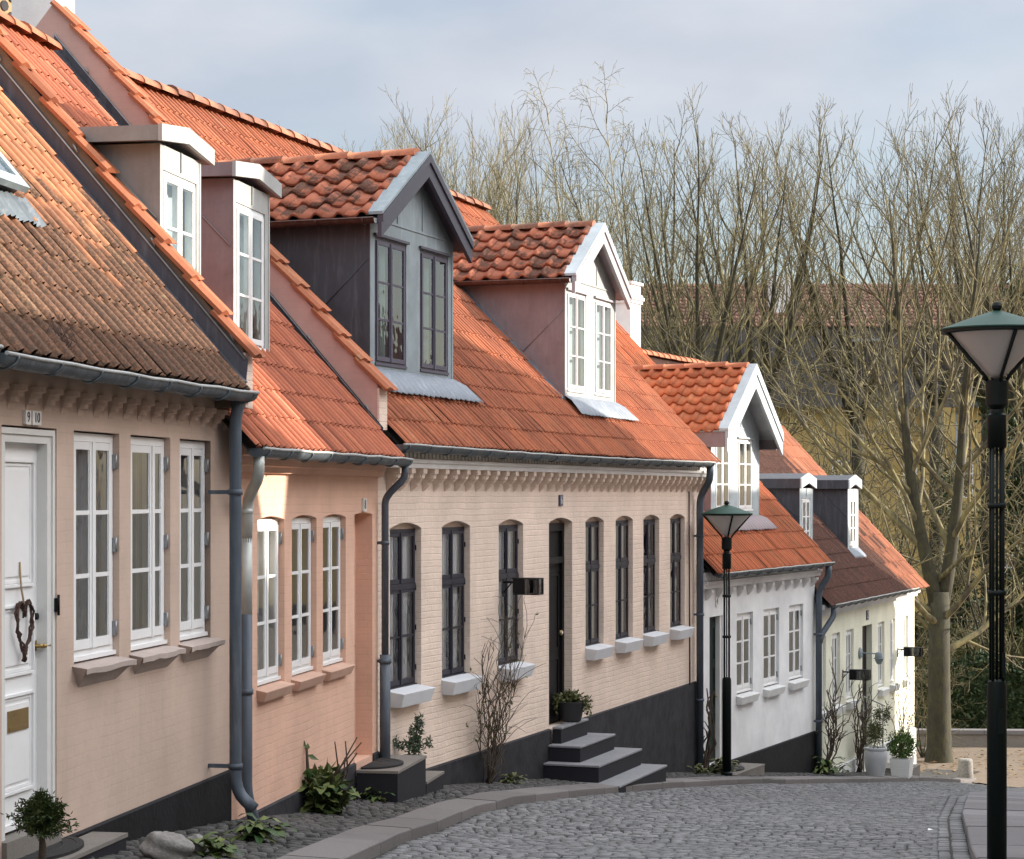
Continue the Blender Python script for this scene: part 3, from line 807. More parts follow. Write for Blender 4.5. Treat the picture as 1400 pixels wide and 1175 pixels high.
# ================================================================== house 1: dusty pink, white door
hA = House('house', AB, 'dusty pink house with a white panelled door, black plinth and mossy tiled roof', g=-2.4)
SA0, SA1 = -9.0, -.72
zrA = lambda t: .77+1.17*(t+.25)
opA = [dict(s0=-4.30,s1=-3.53,z0=-1.93,z1=.385,depth=.10), dict(s0=-3.27,s1=-2.52,z0=-1.02,z1=.385,depth=.06), dict(s0=-2.32,s1=-1.57,z0=-1.02,z1=.385,depth=.06), dict(s0=-1.38,s1=-.68-.04,z0=-1.02,z1=.385,depth=.06)]
mb = MB(); facade(mb, SA0, -.30, -3.2, .72, opA); shell(mb, SA0, SA1, -3.2, 1.0, 0, 4.8, 3.2, 6.4)
mb.box(SA0,-.31,-.018,-.001,.585,.60)
wA = hA.add(mb, 'wall', M['wallA'])
c = MB(); c.box(SA0,-.305,-.03,-.0,.61,.70); cA = hA.add(c, 'cornice', M['wallA'])
corbels(hA, 'A', -5.45, -.38, 21, .52, 'wallA', cA)
plinth(hA, SA0, -.30, -2.02, 0, 'plinthA', .02, [(-4.30,-3.53)])
for i, o in enumerate(opA[1:]):
    casement(hA, 'window', o['s0']+.004, o['s1']-.004, -1.0, .375, .042, 'white', 3, .5 if i != 1 else .66, fo=.05, st=.05, bar=.026, hinges=3)
    curtain(hA, o['s0'], o['s1'], -1.0, .38, .19, 'curtgrey', .8, 'sides')
    sill(hA, o['s0']-.03, o['s1']+.03, -1.02, .10, .13, 'sillA', 'sill', .10, rough=.012)
# door with casing
mb = MB(); s0, s1, zb, zt = -4.30, -3.53, -1.90, .375
mb.box(s0,s0+.09,.02,.10,zb,zt); mb.box(s1-.09,s1,.02,.10,zb,zt); mb.box(s0+.09,s1-.09,.021,.10,zt-.08,zt)
mb.box(s1-.035,s1-.002,.008,.02,zb,zt); mb.box(s0+.002,s1-.035,.008,.02,zt-.035,zt-.002)
dA = hA.add(mb, 'door_frame', M['offwhite'])
mb = MB(); a, b = s0+.09, s1-.09
mb.box(a,b,.085,.12,zb+.02,zt-.08)
for z0, z1 in ((-.52,.20),(-1.02,-.62),(-1.68,-1.12)):      # panels in raised mouldings
    for k, (m_, d_) in enumerate(((.0,.018),(.022,.006))):
        mb.box(a+.07+m_,a+.085+m_,.085-d_,.085,z0+m_,z1-m_); mb.box(b-.085-m_,b-.07-m_,.085-d_,.085,z0+m_,z1-m_)
        mb.box(a+.085+m_,b-.085-m_,.0852-d_,.085,z0+m_,z0+.015+m_); mb.box(a+.085+m_,b-.085-m_,.0852-d_,.085,z1-.015-m_,z1-m_)
    mb.box(a+.12,b-.12,.078,.085,z0+.06,z1-.06)
mb.box(a,b,.068,.085,zb+.02,zb+.055)
door = hA.add(mb, 'door', M['white'], label='white panelled front door')
k = MB(); k.tube([(b-.035,.085,-.87),(b-.035,.03,-.87)], .012, 8); k.tube([(b-.035,.032,-.87),(b+.05,.028,-.872),(b+.075,.05,-.873)], .011, 8); k.lathe([(.026,-.004),(.026,.004)], (b-.035,.08,-.87), 10)
k.box(b-.058,b-.012,.079,.0845,-.90,-.84); hA.add(k, 'handle', M['brass'], (0,0,0), door)
k = MB(); k.tube([(b-.03,.0848,-.70),(b-.03,.066,-.70)], .02, 12); hA.add(k, 'lock', M['black'], (0,0,0), door)
k = MB(); k.box(a+.16,b-.15,.070,.0775,-1.33,-1.21); k.box(a+.17,b-.16,.066,.0698,-1.32,-1.30); hA.add(k, 'letterbox', M['brass'], (0,0,0), door)
k = MB(); k.box(s1-.02,s1+.004,-.012,.0075,-.68,-.60); k.tube([(s1-.006,-.014,-.70),(s1-.006,-.014,-.58)], .008, 6); hA.add(k, 'hinge', M['black'], (0,0,0), dA)
k = MB(); k.box(s0,s1,-.03,.14,-2.02,-1.90); hA.add(k, 'threshold', M['stoop'])
roof(hA, 'roof', SA0, SA1-.0, -.25, .77, 3.2, 4.81, 'tileA', w=.175, skip=lambda x, y: 5.66 < x < 6.36 and 1.40 < y < 2.5)
gutter(hA, -5.0, -.66, -.27, .725, .066, sag=.02)
gutter(hA, -9.0, -5.06, -.27, .75, .066)
downpipe(hA, [(-.77,-.235,.70),(-.77,-.20,.55),(-.77,-.20,-2.03),(-.77,-.235,-2.13),(-.77,-.34,-2.22)], .043, 'pipe', 'downpipe', [(.02,(-.77,-.20)),(-1.92,(-.77,-.20))])
# roof window
v = MB(); sl = 1.17; ln = math.hypot(1,sl); ct, sn = 1/ln, sl/ln
def rp(s, d, hgt, t0=.68): return (s, t0+d*ct-hgt*sn, zrA(t0)+d*sn+hgt*ct)
def slab(mb, s0, s1, d0, d1, h0, h1, mat=0): mb.hexa([rp(s0,d0,h0),rp(s1,d0,h0),rp(s1,d1,h0),rp(s0,d1,h0)],[rp(s0,d0,h1),rp(s1,d0,h1),rp(s1,d1,h1),rp(s0,d1,h1)],mat)
slab(v,-3.32,-3.25,0,1.1,-.05,.10); slab(v,-2.73,-2.66,0,1.1,-.05,.10); slab(v,-3.25,-2.73,0,.07,-.05,.10); slab(v,-3.25,-2.73,1.03,1.1,-.05,.10)
vo = hA.add(v, 'roof_window', M['lead'])
g = MB()
for (x0,x1,d0,d1) in ((-3.34,-3.26,-.04,1.12),(-2.72,-2.64,-.04,1.12),(-3.26,-2.72,-.04,.05),(-3.26,-2.72,1.04,1.12)): slab(g,x0,x1,d0,d1,.104,.15)
hA.add(g, 'sash', M['zincmid'], (0,0,0), vo)
g = MB(); slab(g,-3.26,-2.72,.05,1.04,.125,.135); slab(g,-3.26,-2.72,.05,1.04,-.05,-.04,1); hA.add(g, 'pane', [M['glass'],M['dark']], (0,0,0), vo)
g = MB(); n = 36; base = 0
for i in range(n+1):
    u = -3.40+.86*i/n; w_ = .012*math.sin(i*2.2)+.01*math.sin(i*.55)
    g.v += [rp(u,-.26,.045+w_), rp(u,-.03,.06+w_*.6)]
for i in range(n): g.face((2*i,2*i+2,2*i+3,2*i+1),0,True)
hA.add(g, 'apron', M['zinc'], (0,0,0), vo)
number_plate(hA, -4.02,-3.945,.395,.475,'9', 'plate', 'ink'); number_plate(hA, -3.925,-3.80,.395,.475,'10', 'plate', 'ink')

# ================================================================== house 2: salmon brick with two light dormers
hB = House('house', AB, 'salmon brick house with three white windows and two small light grey dormers', g=-2.5)
SB0, SB1 = -.58, 4.22
opB = [dict(s0=.40,s1=1.13,z0=-1.50,z1=-.195,depth=.07,arch=.03), dict(s0=1.34,s1=2.08,z0=-1.50,z1=-.195,depth=.07,arch=.03), dict(s0=2.28,s1=3.04,z0=-1.50,z1=-.195,depth=.07,arch=.03), dict(s0=3.34,s1=4.01,z0=-2.42,z1=-.18,depth=.22,arch=.02)]
mb = MB(); facade(mb, -.30, SB1, -3.2, .36, opB); facade(mb, SB0, -.30, -3.2, .5, [], .06); shell(mb, SB0, SB1, -3.2, .62, 0, 4.2, 3.2, 6.4)
hB.add(mb, 'wall', M['wallB'])
c = MB(); c.prism_s([(-.001,.165),(-.04,.17),(-.055,.215),(-.075,.225),(-.085,.285),(-.12,.30),(-.12,.36),(-.001,.37)], -.29, SB1); hB.add(c, 'cornice', M['wallB'])
plinth(hB, -.295, SB1, -2.42, 0, 'plinthB', .02, [(3.34,4.01)])
for i, o in enumerate(opB[:3]):
    casement(hB, 'window', o['s0']+.004, o['s1']-.004, -1.47, -.19, .05, 'white', 3, fo=.045, st=.046, bar=.024, hinges=2)
    curtain(hB, o['s0'], o['s1'], -1.5, -.19, .2, 'curtgrey' if i else 'curtain', .9, 'sides')
    sill(hB, o['s0']-.03, o['s1']+.02, -1.485, .085, .10, 'sillB', taper=.03)
mb = MB(); a, b = 3.34, 4.01
mb.box(a,b,.20,.24,-2.40,-.17)
mb.box(a,a+.06,.16,.20,-2.40,-.17); mb.box(b-.06,b,.16,.20,-2.40,-.17); mb.box(a+.061,b-.061,.161,.20,-.27,-.17)
for z0, z1 in ((-2.25,-1.55),(-1.45,-.9),(-.8,-.35)):
    mb.box(a+.13,a+.15,.185,.20,z0,z1); mb.box(b-.15,b-.13,.185,.20,z0,z1); mb.box(a+.151,b-.151,.186,.20,z0,z0+.02); mb.box(a+.151,b-.151,.186,.20,z1-.02,z1)
dB = hB.add(mb, 'door', M['wallB'])
k = MB(); k.tube([(b-.1,.199,-1.4),(b-.1,.15,-1.4),(b-.2,.148,-1.4)], .011, 8); hB.add(k, 'handle', M['brass'], (0,0,0), dB)
roof(hB, 'roof', SB0, SB1-.12, -.25, .37, 3.2, 4.27, 'tileB', w=.16, c=.32)
mb = MB(); ridge_tiles(mb, (SB0-.1,3.2,4.31), (SB1-.12,3.2,4.31), hB.q, .12); hB.add(mb, 'ridge', M['ridgeO'])
gutter(hB, -.52, 4.24, -.27, .335, .066)
slB = (4.27-.37)/3.45
for (a, b, w) in ((-.47,.44,(-.40,.36)), (1.26,2.26,(1.34,2.14))):
    flat_dormer(hB, a, b, .47, 1.14, 2.56, .37, -.25, slB, (w[0],w[1],1.21,2.38), 'cheekgrey' if a < 0 else 'cheekmauve', 'zinclight', back='curtpale', label='light grey dormer with grey cheek' if a < 0 else 'light grey dormer with mauve cheek')
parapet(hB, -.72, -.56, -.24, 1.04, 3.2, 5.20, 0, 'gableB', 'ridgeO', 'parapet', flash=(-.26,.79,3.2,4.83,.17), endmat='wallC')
downpipe(hB, [(-.44,-.27,.28),(-.44,-.27,.13),(-.16,-.10,-.03),(-.16,-.09,-.35)], .042, 'pipepale', 'downpipe', [(-.12,(-.16,-.09))])
downpipe(hB, [(-.16,-.09,-.32),(-.16,-.09,-.9)], .0425, 'pipepale', 'downpipe')
downpipe(hB, [(-.16,-.09,-.88),(-.16,-.09,-2.2),(-.10,-.16,-2.52)], .043, 'pipe', 'downpipe', [(-1.45,(-.16,-.09))])
downpipe(hB, [(4.19,-.27,.27),(4.19,-.27,.16),(4.20,-.12,.02),(4.20,-.075,-.05),(4.20,-.075,-1.55)], .034, 'pipe', 'downpipe', [(-.45,(4.20,-.075))])
downpipe(hB, [(4.20,-.075,-1.5),(4.20,-.075,-2.75)], .05, 'pipe', 'downpipe', [(-1.56,(4.20,-.075))])
number_plate(hB, 3.60,3.72,-.15,-.03,'8','plate','ink')

# ================================================================== house 3: long cream brick house
hC = House('house', FC, 'long cream brick house with dark framed arched windows, stone steps and two gabled dormers', g=-2.9)
SC0, SC1 = -.16, 11.9
arch = .055
opC = [dict(s0=a,s1=b,z0=-1.90,z1=-.325,depth=.085,arch=arch) for a, b in ((.18,.98),(1.54,2.35),(3.23,4.04))] + [dict(s0=4.95,s1=5.83,z0=-2.74,z1=-.325,depth=.16,arch=arch)] + [dict(s0=a,s1=b,z0=-1.90,z1=-.325,depth=.085,arch=arch) for a, b in ((6.36,7.12),(7.64,8.43),(8.93,9.72),(10.29,11.08))]
mb = MB(); facade(mb, SC0, SC1, -5.0, .72, opC); shell(mb, SC0, SC1, -5.0, .74, 0, 4.3, 3.4, 6.8)
hC.add(mb, 'wall', M['wallC'])
c = MB(); c.prism_s([(-.001,.255),(-.16,.262),(-.165,.305),(-.185,.312),(-.19,.345),(-.10,.35),(-.10,.48),(-.001,.48)], SC0, SC1+.02)
for i in range(int((SC1-SC0)/.1)): u = SC0+.05+i*.1; c.box(u-.03,u+.03,-.135,-.1005,.36,.47)
cC = hC.add(c, 'cornice', M['corniceC'])
corbels(hC, 'C', .12, 11.82, 40, .045, 'wallC', cC)
plinth(hC, SC0, SC1, -2.745, 0, 'plinthC', .03, [(4.95,5.83)])
for i, o in enumerate(opC):
    if i == 3: continue
    casement(hC, 'window', o['s0']+.004, o['s1']-.004, -1.895, -.335, .065, 'darkframe', transom=.64, fo=.034, st=.036, bar=.02, hinges=4 if i < 3 else 0, hmat='black')
    curtain(hC, o['s0']+.02, o['s1']-.02, -1.9, -.3, .125, 'curtain', .90, 'sides', .018)
    sill(hC, o['s0']-.02, o['s1']+.0, -1.885, .155, .155, 'sillC', taper=.035, under=.75)
mb = MB(); a, b = 4.95, 5.83
mb.box(a,b,.135,.17,-2.72,-.34); mb.box(a+.001,a+.07,.10,.135,-2.72,-.34); mb.box(b-.07,b-.001,.10,.135,-2.72,-.34); mb.box(a+.071,b-.071,.10,.135,-.43,-.34); mb.box(a+.071,b-.071,.09,.135,-.82,-.74)
for z0, z1 in ((-2.55,-1.95),(-1.85,-.95)):
    mb.box(a+.15,a+.17,.12,.135,z0,z1); mb.box(b-.17,b-.15,.12,.135,z0,z1); mb.box(a+.171,b-.171,.121,.135,z0,z0+.02); mb.box(a+.171,b-.171,.121,.135,z1-.02,z1)
dC = hC.add(mb, 'door', M['black'])
k = MB(); k.tube([(b-.10,.134,-1.66),(b-.10,.095,-1.66)], .032, 14); k.tube([(b-.10,.0945,-1.66),(b-.10,.088,-1.66)], .02, 12, 1); hC.add(k, 'door_knob', [M['brass'],M['white']], (0,0,0), dC)
slC = (4.36-.50)/3.67
roof(hC, 'roof', SC0, SC1+.06, -.27, .50, 3.4, 4.36, 'tileC', w=.128, c=.33)
mb = MB(); ridge_tiles(mb, (SC0,3.4,4.40), (SC1+.06,3.4,4.40), hC.q, .12, .36); hC.add(mb, 'ridge', M['ridge'])
gutter(hC, -.30, 11.50, -.28, .475, .066, sag=.05)
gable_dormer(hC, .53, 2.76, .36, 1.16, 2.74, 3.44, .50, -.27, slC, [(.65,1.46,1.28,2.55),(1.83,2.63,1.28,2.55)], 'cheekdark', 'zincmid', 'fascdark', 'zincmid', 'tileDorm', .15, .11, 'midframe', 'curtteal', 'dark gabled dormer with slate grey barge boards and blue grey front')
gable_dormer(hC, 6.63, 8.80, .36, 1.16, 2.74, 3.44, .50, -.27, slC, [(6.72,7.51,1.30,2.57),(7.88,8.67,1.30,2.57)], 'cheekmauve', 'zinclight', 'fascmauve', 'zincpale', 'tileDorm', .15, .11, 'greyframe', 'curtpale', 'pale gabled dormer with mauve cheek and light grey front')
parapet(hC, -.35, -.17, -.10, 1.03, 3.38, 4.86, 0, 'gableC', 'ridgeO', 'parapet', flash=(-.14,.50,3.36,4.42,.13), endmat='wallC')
mb = MB(); ridge_tiles(mb, (-.41,3.38,4.87), (-.10,3.38,4.87), hC.q, .13, .32); hC.add(mb, 'ridge', M['ridge'])
downpipe(hC, [(11.45,-.28,.42),(11.45,-.28,.22),(11.60,-.12,.02),(11.60,-.09,-.1),(11.60,-.09,-3.95)], .052, 'pipe', 'downpipe', [(-.6,(11.60,-.09)),(-1.75,(11.60,-.09)),(-3.0,(11.60,-.09))])
mb = MB(); mb.tube([(11.25,-.02,.1),(11.25,-.03,-2.75)], .012, 6); hC.add(mb, 'cable_pipe', M['copper'])
number_plate(hC, 5.30,5.42,-.13,.0,'6','plateblue','plate')
# entrance steps
mb = MB()
STEPS = [(4.50,6.52,-1.00,-3.30),(4.65,6.42,-.71,-3.10),(4.83,6.22,-.43,-2.91),(4.98,6.02,-.15,-2.715)]
for i, (a, b, t, z) in enumerate(STEPS):
    zb = -4.2 if i == 0 else STEPS[i-1][3]-.012
    mb.box(a+.012,b-.012,t+.012,-.031,zb,z-.028,0); mb.box(a,b,t,-.0305,z-.027,z,1)
so = hC.add(mb, 'entrance_steps', [M['stepside'],M['steptop']], bevel=.007)

# chimney on the ridge of the cream house
def chimney(fr, s0, s1, t0, t1, z0, z1, label, mat, pots=True):
    x, y = fr.pt((s0+s1)/2, (t0+t1)/2); w, d = (s1-s0)/2, (t1-t0)/2
    mb = MB(); mb.box(-w,w,-d,d,0,z1-z0)
    for e, (a, b) in ((.03,(.0,.06)),(.055,(.061,.12)),(.03,(.121,.16))): mb.box(-w-e,w+e,-d-e,d+e,z1-z0-.34+a,z1-z0-.34+b)
    mb.box(-w-.04,w+.04,-d-.04,d+.04,z1-z0+.001,z1-z0+.05)
    o = mb.build('chimney', M[mat], None, (x,y,z0), R(90-fr.th)); tag(o, label, 'chimney')
    if not pots: return o
    p = MB()
    for u in (-.4*w,.4*w): p.lathe([(.09,0),(.085,.25),(.1,.27),(.1,.31),(.07,.31)], (u,0,z1-z0+.052), 12)
    p.build('chimney_pot', M['terra'], o); return o
chimney(FC, -.10, .28, 3.52, 4.02, 3.2, 5.95, 'whitewashed chimney behind the pink gable, its sunny side white', 'corniceC')
mb = MB(); q = random.Random(3); mb.box(-.3,.3,-.28,.28,0,2.0)
for i in range(5):
    for j in range(9):
        a, z = -.27+.11*i+(q.random()-.5)*.02, .05+.21*j+(.1 if i%2 else 0); 
        for sgn in (-1,): mb.tube([(a+.045,-.276,z+.08),(a+.045,-.292,z+.08)], .046+.012*q.random(), 9, 1); 
        mb.tube([(.296,-.25+.11*i,z+.08),(.312,-.25+.11*i,z+.08)], .046, 9, 1)
x, y = -5.47, 22.3; o = mb.build('chimney', [M['straw'],M['plinthB']], None, (x,y,3.6), R(60)); tag(o, 'flint chimney of dark stones in pale mortar behind the first ridge', 'chimney')

# ================================================================== house 4: white roughcast
hD = House('house', FD, 'white roughcast house with dark green door and bright red roof', g=-4.2)
SD0, SD1 = -.1, 5.80
opD = [dict(s0=.37,s1=.98,z0=-4.05,z1=-1.83,depth=.12)] + [dict(s0=a,s1=b,z0=-3.12,z1=-1.845,depth=.07) for a, b in ((1.63,2.43),(2.97,3.79),(4.33,5.13))]
mb = MB(); facade(mb, SD0, SD1, -5.6, -1.1, opD); shell(mb, SD0, SD1, -5.6, -.85, 0, 3.35, 4.0, 8)
hD.add(mb, 'wall', M['wallD'])
c = MB(); c.prism_s([(-.001,-1.40),(-.09,-1.39),(-.10,-1.33),(-.13,-1.325),(-.135,-1.285),(-.07,-1.28),(-.07,-1.14),(-.001,-1.14)], SD0, SD1+.03); 
for i in range(int((SD1-SD0)/.1)): u = SD0+.05+i*.1; c.box(u-.03,u+.03,-.10,-.0705,-1.27,-1.15)
cD = hD.add(c, 'cornice', M['corniceC']); corbels(hD, 'D', .22, 5.62, 12, -1.545, 'corniceC', cD)
plinth(hD, SD0, SD1, -4.085, 0, 'plinthA', .03, [(.37,.98)])
for o in opD[1:]:
    casement(hD, 'window', o['s0']+.004, o['s1']-.004, -3.09, -1.855, .05, 'white', 3, fo=.05, st=.05, bar=.026, hinges=2)
    curtain(hD, o['s0'], o['s1'], -3.1, -1.85, .2, 'curtgrey', .9, 'sides')
    sill(hD, o['s0']-.04, o['s1']+.04, -3.115, .11, .14, 'plinthE', taper=.03, under=.7)
mb = MB(); a, b = .37, .98
mb.box(a,b-.09,.09,.12,-4.03,-1.85)
for z0, z1 in ((-3.9,-3.3),(-3.2,-2.6),(-2.5,-2.0)):
    mb.box(a+.06,a+.075,.078,.09,z0,z1); mb.box(b-.165,b-.15,.078,.09,z0,z1); mb.box(a+.076,b-.166,.079,.09,z0,z0+.015); mb.box(a+.076,b-.166,.079,.09,z1-.015,z1)
dD = hD.add(mb, 'door', M['doorgreen'])
k = MB(); k.tube([(b-.13,.089,-3.05),(b-.13,.05,-3.05),(b-.2,.05,-3.05)], .011, 6); hD.add(k, 'handle', M['brass'], (0,0,0), dD)
mb = MB(); mb.box(b-.088,b-.002,.02,.12,-4.05,-1.84); hD.add(mb, 'door_frame', M['offwhite'])
slD = (3.42+1.14)/4.25
roof(hD, 'roof', SD0, SD1+.08, -.25, -1.14, 4.0, 3.42, 'tileD', w=.12, c=.36)
mb = MB(); ridge_tiles(mb, (SD0,4.0,3.47), (SD1+.08,4.0,3.47), hD.q, .12); hD.add(mb, 'ridge', M['ridgeO'])
gutter(hD, .0, 5.86, -.27, -1.16, .066)
gable_dormer(hD, 1.67, 4.05, .44, -.42, 1.10, 2.02, -1.14, -.25, slD, [(1.86,2.58,-.26,.91),(2.98,3.72,-.26,.91)], 'cheekmauve', 'zincpale', 'zincpale', 'zincpale', 'tileDormD', .32, .20, 'white', 'curtgrey', 'tall gabled dormer clad in pale blue grey zinc', fdepth=.36, eavefascia='cheekmauve', nslope=7, apron='cheekmauve', rmat='ridgeO')
downpipe(hD, [(5.72,-.27,-1.22),(5.72,-.27,-1.40),(5.74,-.12,-1.6),(5.74,-.09,-1.75),(5.74,-.09,-4.85)], .055, 'pipe', 'downpipe', [(-2.4,(5.74,-.09)),(-3.9,(5.74,-.09))])
number_plate(hD, .62,.71,-1.68,-1.53,'4','plate','ink')
chimney(FD, 6.42, 6.92, 3.66, 4.16, 1.9, 3.86, 'white chimney at the end of the red roof, beside the pale gabled dormer', 'corniceC', False)

# ================================================================== house 5: pale yellow
hE = House('house', FE, 'pale yellow house with brown roof and two narrow dormers at the bottom of the street', g=-5.1)
SE0, SE1 = -.1, 8.48
opE = [dict(s0=a,s1=b,z0=-3.78,z1=-2.48,depth=.08) for a, b in ((.11,.70),(1.19,1.78),(2.26,2.86))]+[dict(s0=3.58,s1=4.42,z0=-4.95,z1=-2.48,depth=.14)]+[dict(s0=a,s1=b,z0=-3.78,z1=-2.49,depth=.08) for a, b in ((4.96,5.54),(6.05,6.60),(7.32,7.88))]
mb = MB(); facade(mb, SE0, SE1, -7.0, -1.85, opE); shell(mb, SE0, SE1, -7.0, -1.62, 0, 2.6, 4.0, 8)
hE.add(mb, 'wall', M['wallE'])
c = MB(); c.prism_s([(-.001,-2.13),(-.05,-2.12),(-.06,-2.06),(-.11,-2.05),(-.12,-1.99),(-.17,-1.98),(-.18,-1.90),(-.001,-1.89)], SE0, SE1+.08); hE.add(c, 'cornice', M['corniceC'])
plinth(hE, SE0, SE1, -4.9, 0, 'plinthE', .04, [(3.58,4.42)])
for o in opE:
    if o is opE[3]: continue
    casement(hE, 'window', o['s0']+.004, o['s1']-.004, -3.76, -2.49, .055, 'white', 3, fo=.05, st=.045)
    curtain(hE, o['s0'], o['s1'], -3.78, -2.49, .2, 'curtpale', .9, 'sides')
    sill(hE, o['s0']-.03, o['s1']+.03, -3.785, .11, .15, 'plinthE', taper=.03, under=.7)
mb = MB(); mb.box(3.58,4.42,.11,.14,-4.95,-2.49)
for z0, z1 in ((-4.8,-4.1),(-4.0,-3.0)): mb.box(3.75,3.77,.098,.11,z0,z1); mb.box(4.2,4.22,.098,.11,z0,z1); mb.box(3.771,4.199,.099,.11,z0,z0+.02); mb.box(3.771,4.199,.099,.11,z1-.02,z1)
dE = hE.add(mb, 'door', M['black'])
k = MB(); k.tube([(3.72,.109,-3.95),(3.72,.06,-3.95),(3.8,.06,-3.95)], .012, 6); hE.add(k, 'handle', M['brass'], (0,0,0), dE)
slE = (2.67+1.9)/4.25
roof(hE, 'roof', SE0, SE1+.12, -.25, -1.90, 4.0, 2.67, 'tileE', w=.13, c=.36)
mb = MB(); ridge_tiles(mb, (SE0,4.0,2.72), (SE1+.12,4.0,2.72), hE.q, .12); hE.add(mb, 'ridge', M['ridgeO'])
gutter(hE, .05, 7.3, -.27, -1.90, .066)
for a, b, lb in ((.80,1.74,'narrow zinc dormer next to the red roof'), (4.52,5.42,'narrow zinc dormer standing in the sun')):
    flat_dormer(hE, a, b, .50, -1.09, .12, -1.90, -.25, slE, (a+.16,b-.16,-1.0,-.06), 'cheekdark', 'zincpale', slab=.17, oh=.08, peak=.10, label=lb, back='curtgrey', fdepth=.05)
downpipe(hE, [(.16,-.27,-1.97),(.16,-.27,-2.1),(-.12,-.12,-2.42),(-.16,-.10,-2.55)], .05, 'pipe', 'downpipe')
number_plate(hE, 3.9,4.06,-2.38,-2.2,'2','plateblue','plate')
k = MB()
for z in (-4.05,-4.28,-4.5): k.tube([(3.45,-.05,z),(3.45,-.42,z-.12)], .010, 6)
k.tube([(3.45,-.42,-3.95),(3.45,-.42,-5.4)], .014, 6); k.tube([(3.45,-.03,-3.78),(3.45,-.44,-3.95)], .014, 6); k.tube([(3.45,-.05,-3.79),(3.45,-.05,-5.2)], .014, 6)
x, y = 0, 0
o = hE.add(k, 'handrail', M['zinclight'])
# ================================================================== ground, street
def lerp_poly(P, y):
    for (a,b),(c,d) in zip(P, P[1:]):
        if y <= d: return a+(c-a)*(y-b)/(d-b)
    return P[-1][0]
KO = [(-1.9,2),(-1.35,10),(-1.02,13.3),(-.86,14.8),(-.64,17.1),(-.34,19.1),(.0,20.5),(.27,21.3),(.72,22.8),(1.26,24.2),(1.9,25.9),(3.03,29.1),(3.62,30.6),(5.42,34.8),(7.05,38.3),(8.75,42.2),(9.6,44.2),(10.6,46.5)]
KR = [(2.45,2),(2.85,10),(3.17,14.5),(3.72,17.3),(4.69,22.1),(5.55,25.9),(6.9,32),(8.7,36.6),(11.0,40.2),(14.5,42.8),(18,44.2),(24,46.5)]
ko = lambda y: lerp_poly(KO, y); kr = lambda y: lerp_poly(KR, y)
ki = lambda y: ko(y)-.36
def fx(y):       # x of the house fronts
    for (ax,ay),(bx,by) in zip(FL, FL[1:]):
        if y <= by: return ax+(bx-ax)*(y-ay)/(by-ay)
    return FL[-1][0]
mb = MB(); XS = [-400,-150,-60,-30]+[-20+i*1.0 for i in range(61)]+[50,80,150,400]; YS = [-60,-20]+[-10+i*1.0 for i in range(121)]+[130,180,300,700]
for y in YS:
    for x in XS: mb.v.append((x,y,gz(x,y)-.13))
nx = len(XS)
for j in range(len(YS)-1):
    for i in range(nx-1):
        a = j*nx+i; mb.face((a,a+1,a+nx+1,a+nx),0,True)
tag(mb.build('ground', M['soil']), kind='structure')

def sett(mb, c, zf, q, up, inset=.009, bulge=.005, tilt=.009, tint=None):
    """c: four (x,y) corners, counter-clockwise"""
    base = len(mb.v); cx = sum(p[0] for p in c)/4; cy = sum(p[1] for p in c)/4
    h = up+(q.random()-.5)*.008; tx, ty = (q.random()-.5)*tilt*8, (q.random()-.5)*tilt*8
    for k, (ins, dz) in enumerate(((0,-.045),(.004,-.012),(inset,bulge*.4))):
        for p in c:
            dx, dy = cx-p[0], cy-p[1]; l = math.hypot(dx,dy); f = ins*1.4/l
            x, y = p[0]+dx*f, p[1]+dy*f
            mb.v.append((x, y, zf(x,y)+h+dz+(x-cx)*tx*.3+(y-cy)*ty*.3))
    mb.v.append((cx,cy,zf(cx,cy)+h+bulge))
    t = q.random() if tint is None else tint
    for k in range(2):
        for i in range(4):
            j = (i+1)%4; o = base+4*k; mb.face((o+i,o+j,o+4+j,o+4+i),0,k==1,t)
    for i in range(4): mb.face((base+8+i,base+8+(i+1)%4,base+12),0,True,t)
q = random.Random(11)
road = MB(); zr = lambda x, y: gz(x,y)-.055
y = 11.2
while y < 46:
    dep = .085+q.random()*.035; x0, x1 = ko(y)+.03, min(kr(y)-.31, 15) ; sk = -.10; x = x0+q.random()*.05
    while x < x1-.04:
        w = .075+q.random()*.075
        if x+w > x1-.05: w = x1-x
        g = .0045; Y = lambda xx: y+sk*(xx-x0)
        j = lambda: (q.random()-.5)*.014
        sett(road, [(x+g+j(),Y(x)+g+j()),(x+w-g+j(),Y(x+w)+g+j()),(x+w-g+j(),Y(x+w)+dep-g+j()),(x+g+j(),Y(x)+dep-g+j())], zr, q, .0)
        x += w
    y += dep
# gutter course along the right kerb
for k in range(2):
    y = 11.2
    while y < 44:
        dep = .15+q.random()*.06; x0 = kr(y)-.29+k*.145; x1 = kr(y+dep)-.29+k*.145; j = lambda: (q.random()-.5)*.010
        sett(road, [(x0+.006+j(),y+.008),(x0+.14+j(),y+.008),(x1+.14+j(),y+dep-.008),(x1+.006+j(),y+dep-.008)], zr, q, -.012); y += dep
b0 = len(road.v); ys = [2+.5*i for i in range(90)]
for y in ys:
    for k in range(9):
        x = ko(y)-.02+(kr(y)-ko(y)+.04)*k/8; road.v.append((x,y,zr(x,y)-.018))
for i in range(len(ys)-1):
    for k in range(8):
        a = b0+i*9+k; road.face((a,a+1,a+10,a+9),1,True)
tag(road.build('road', [M['sett'],M['joint']]), kind='structure')

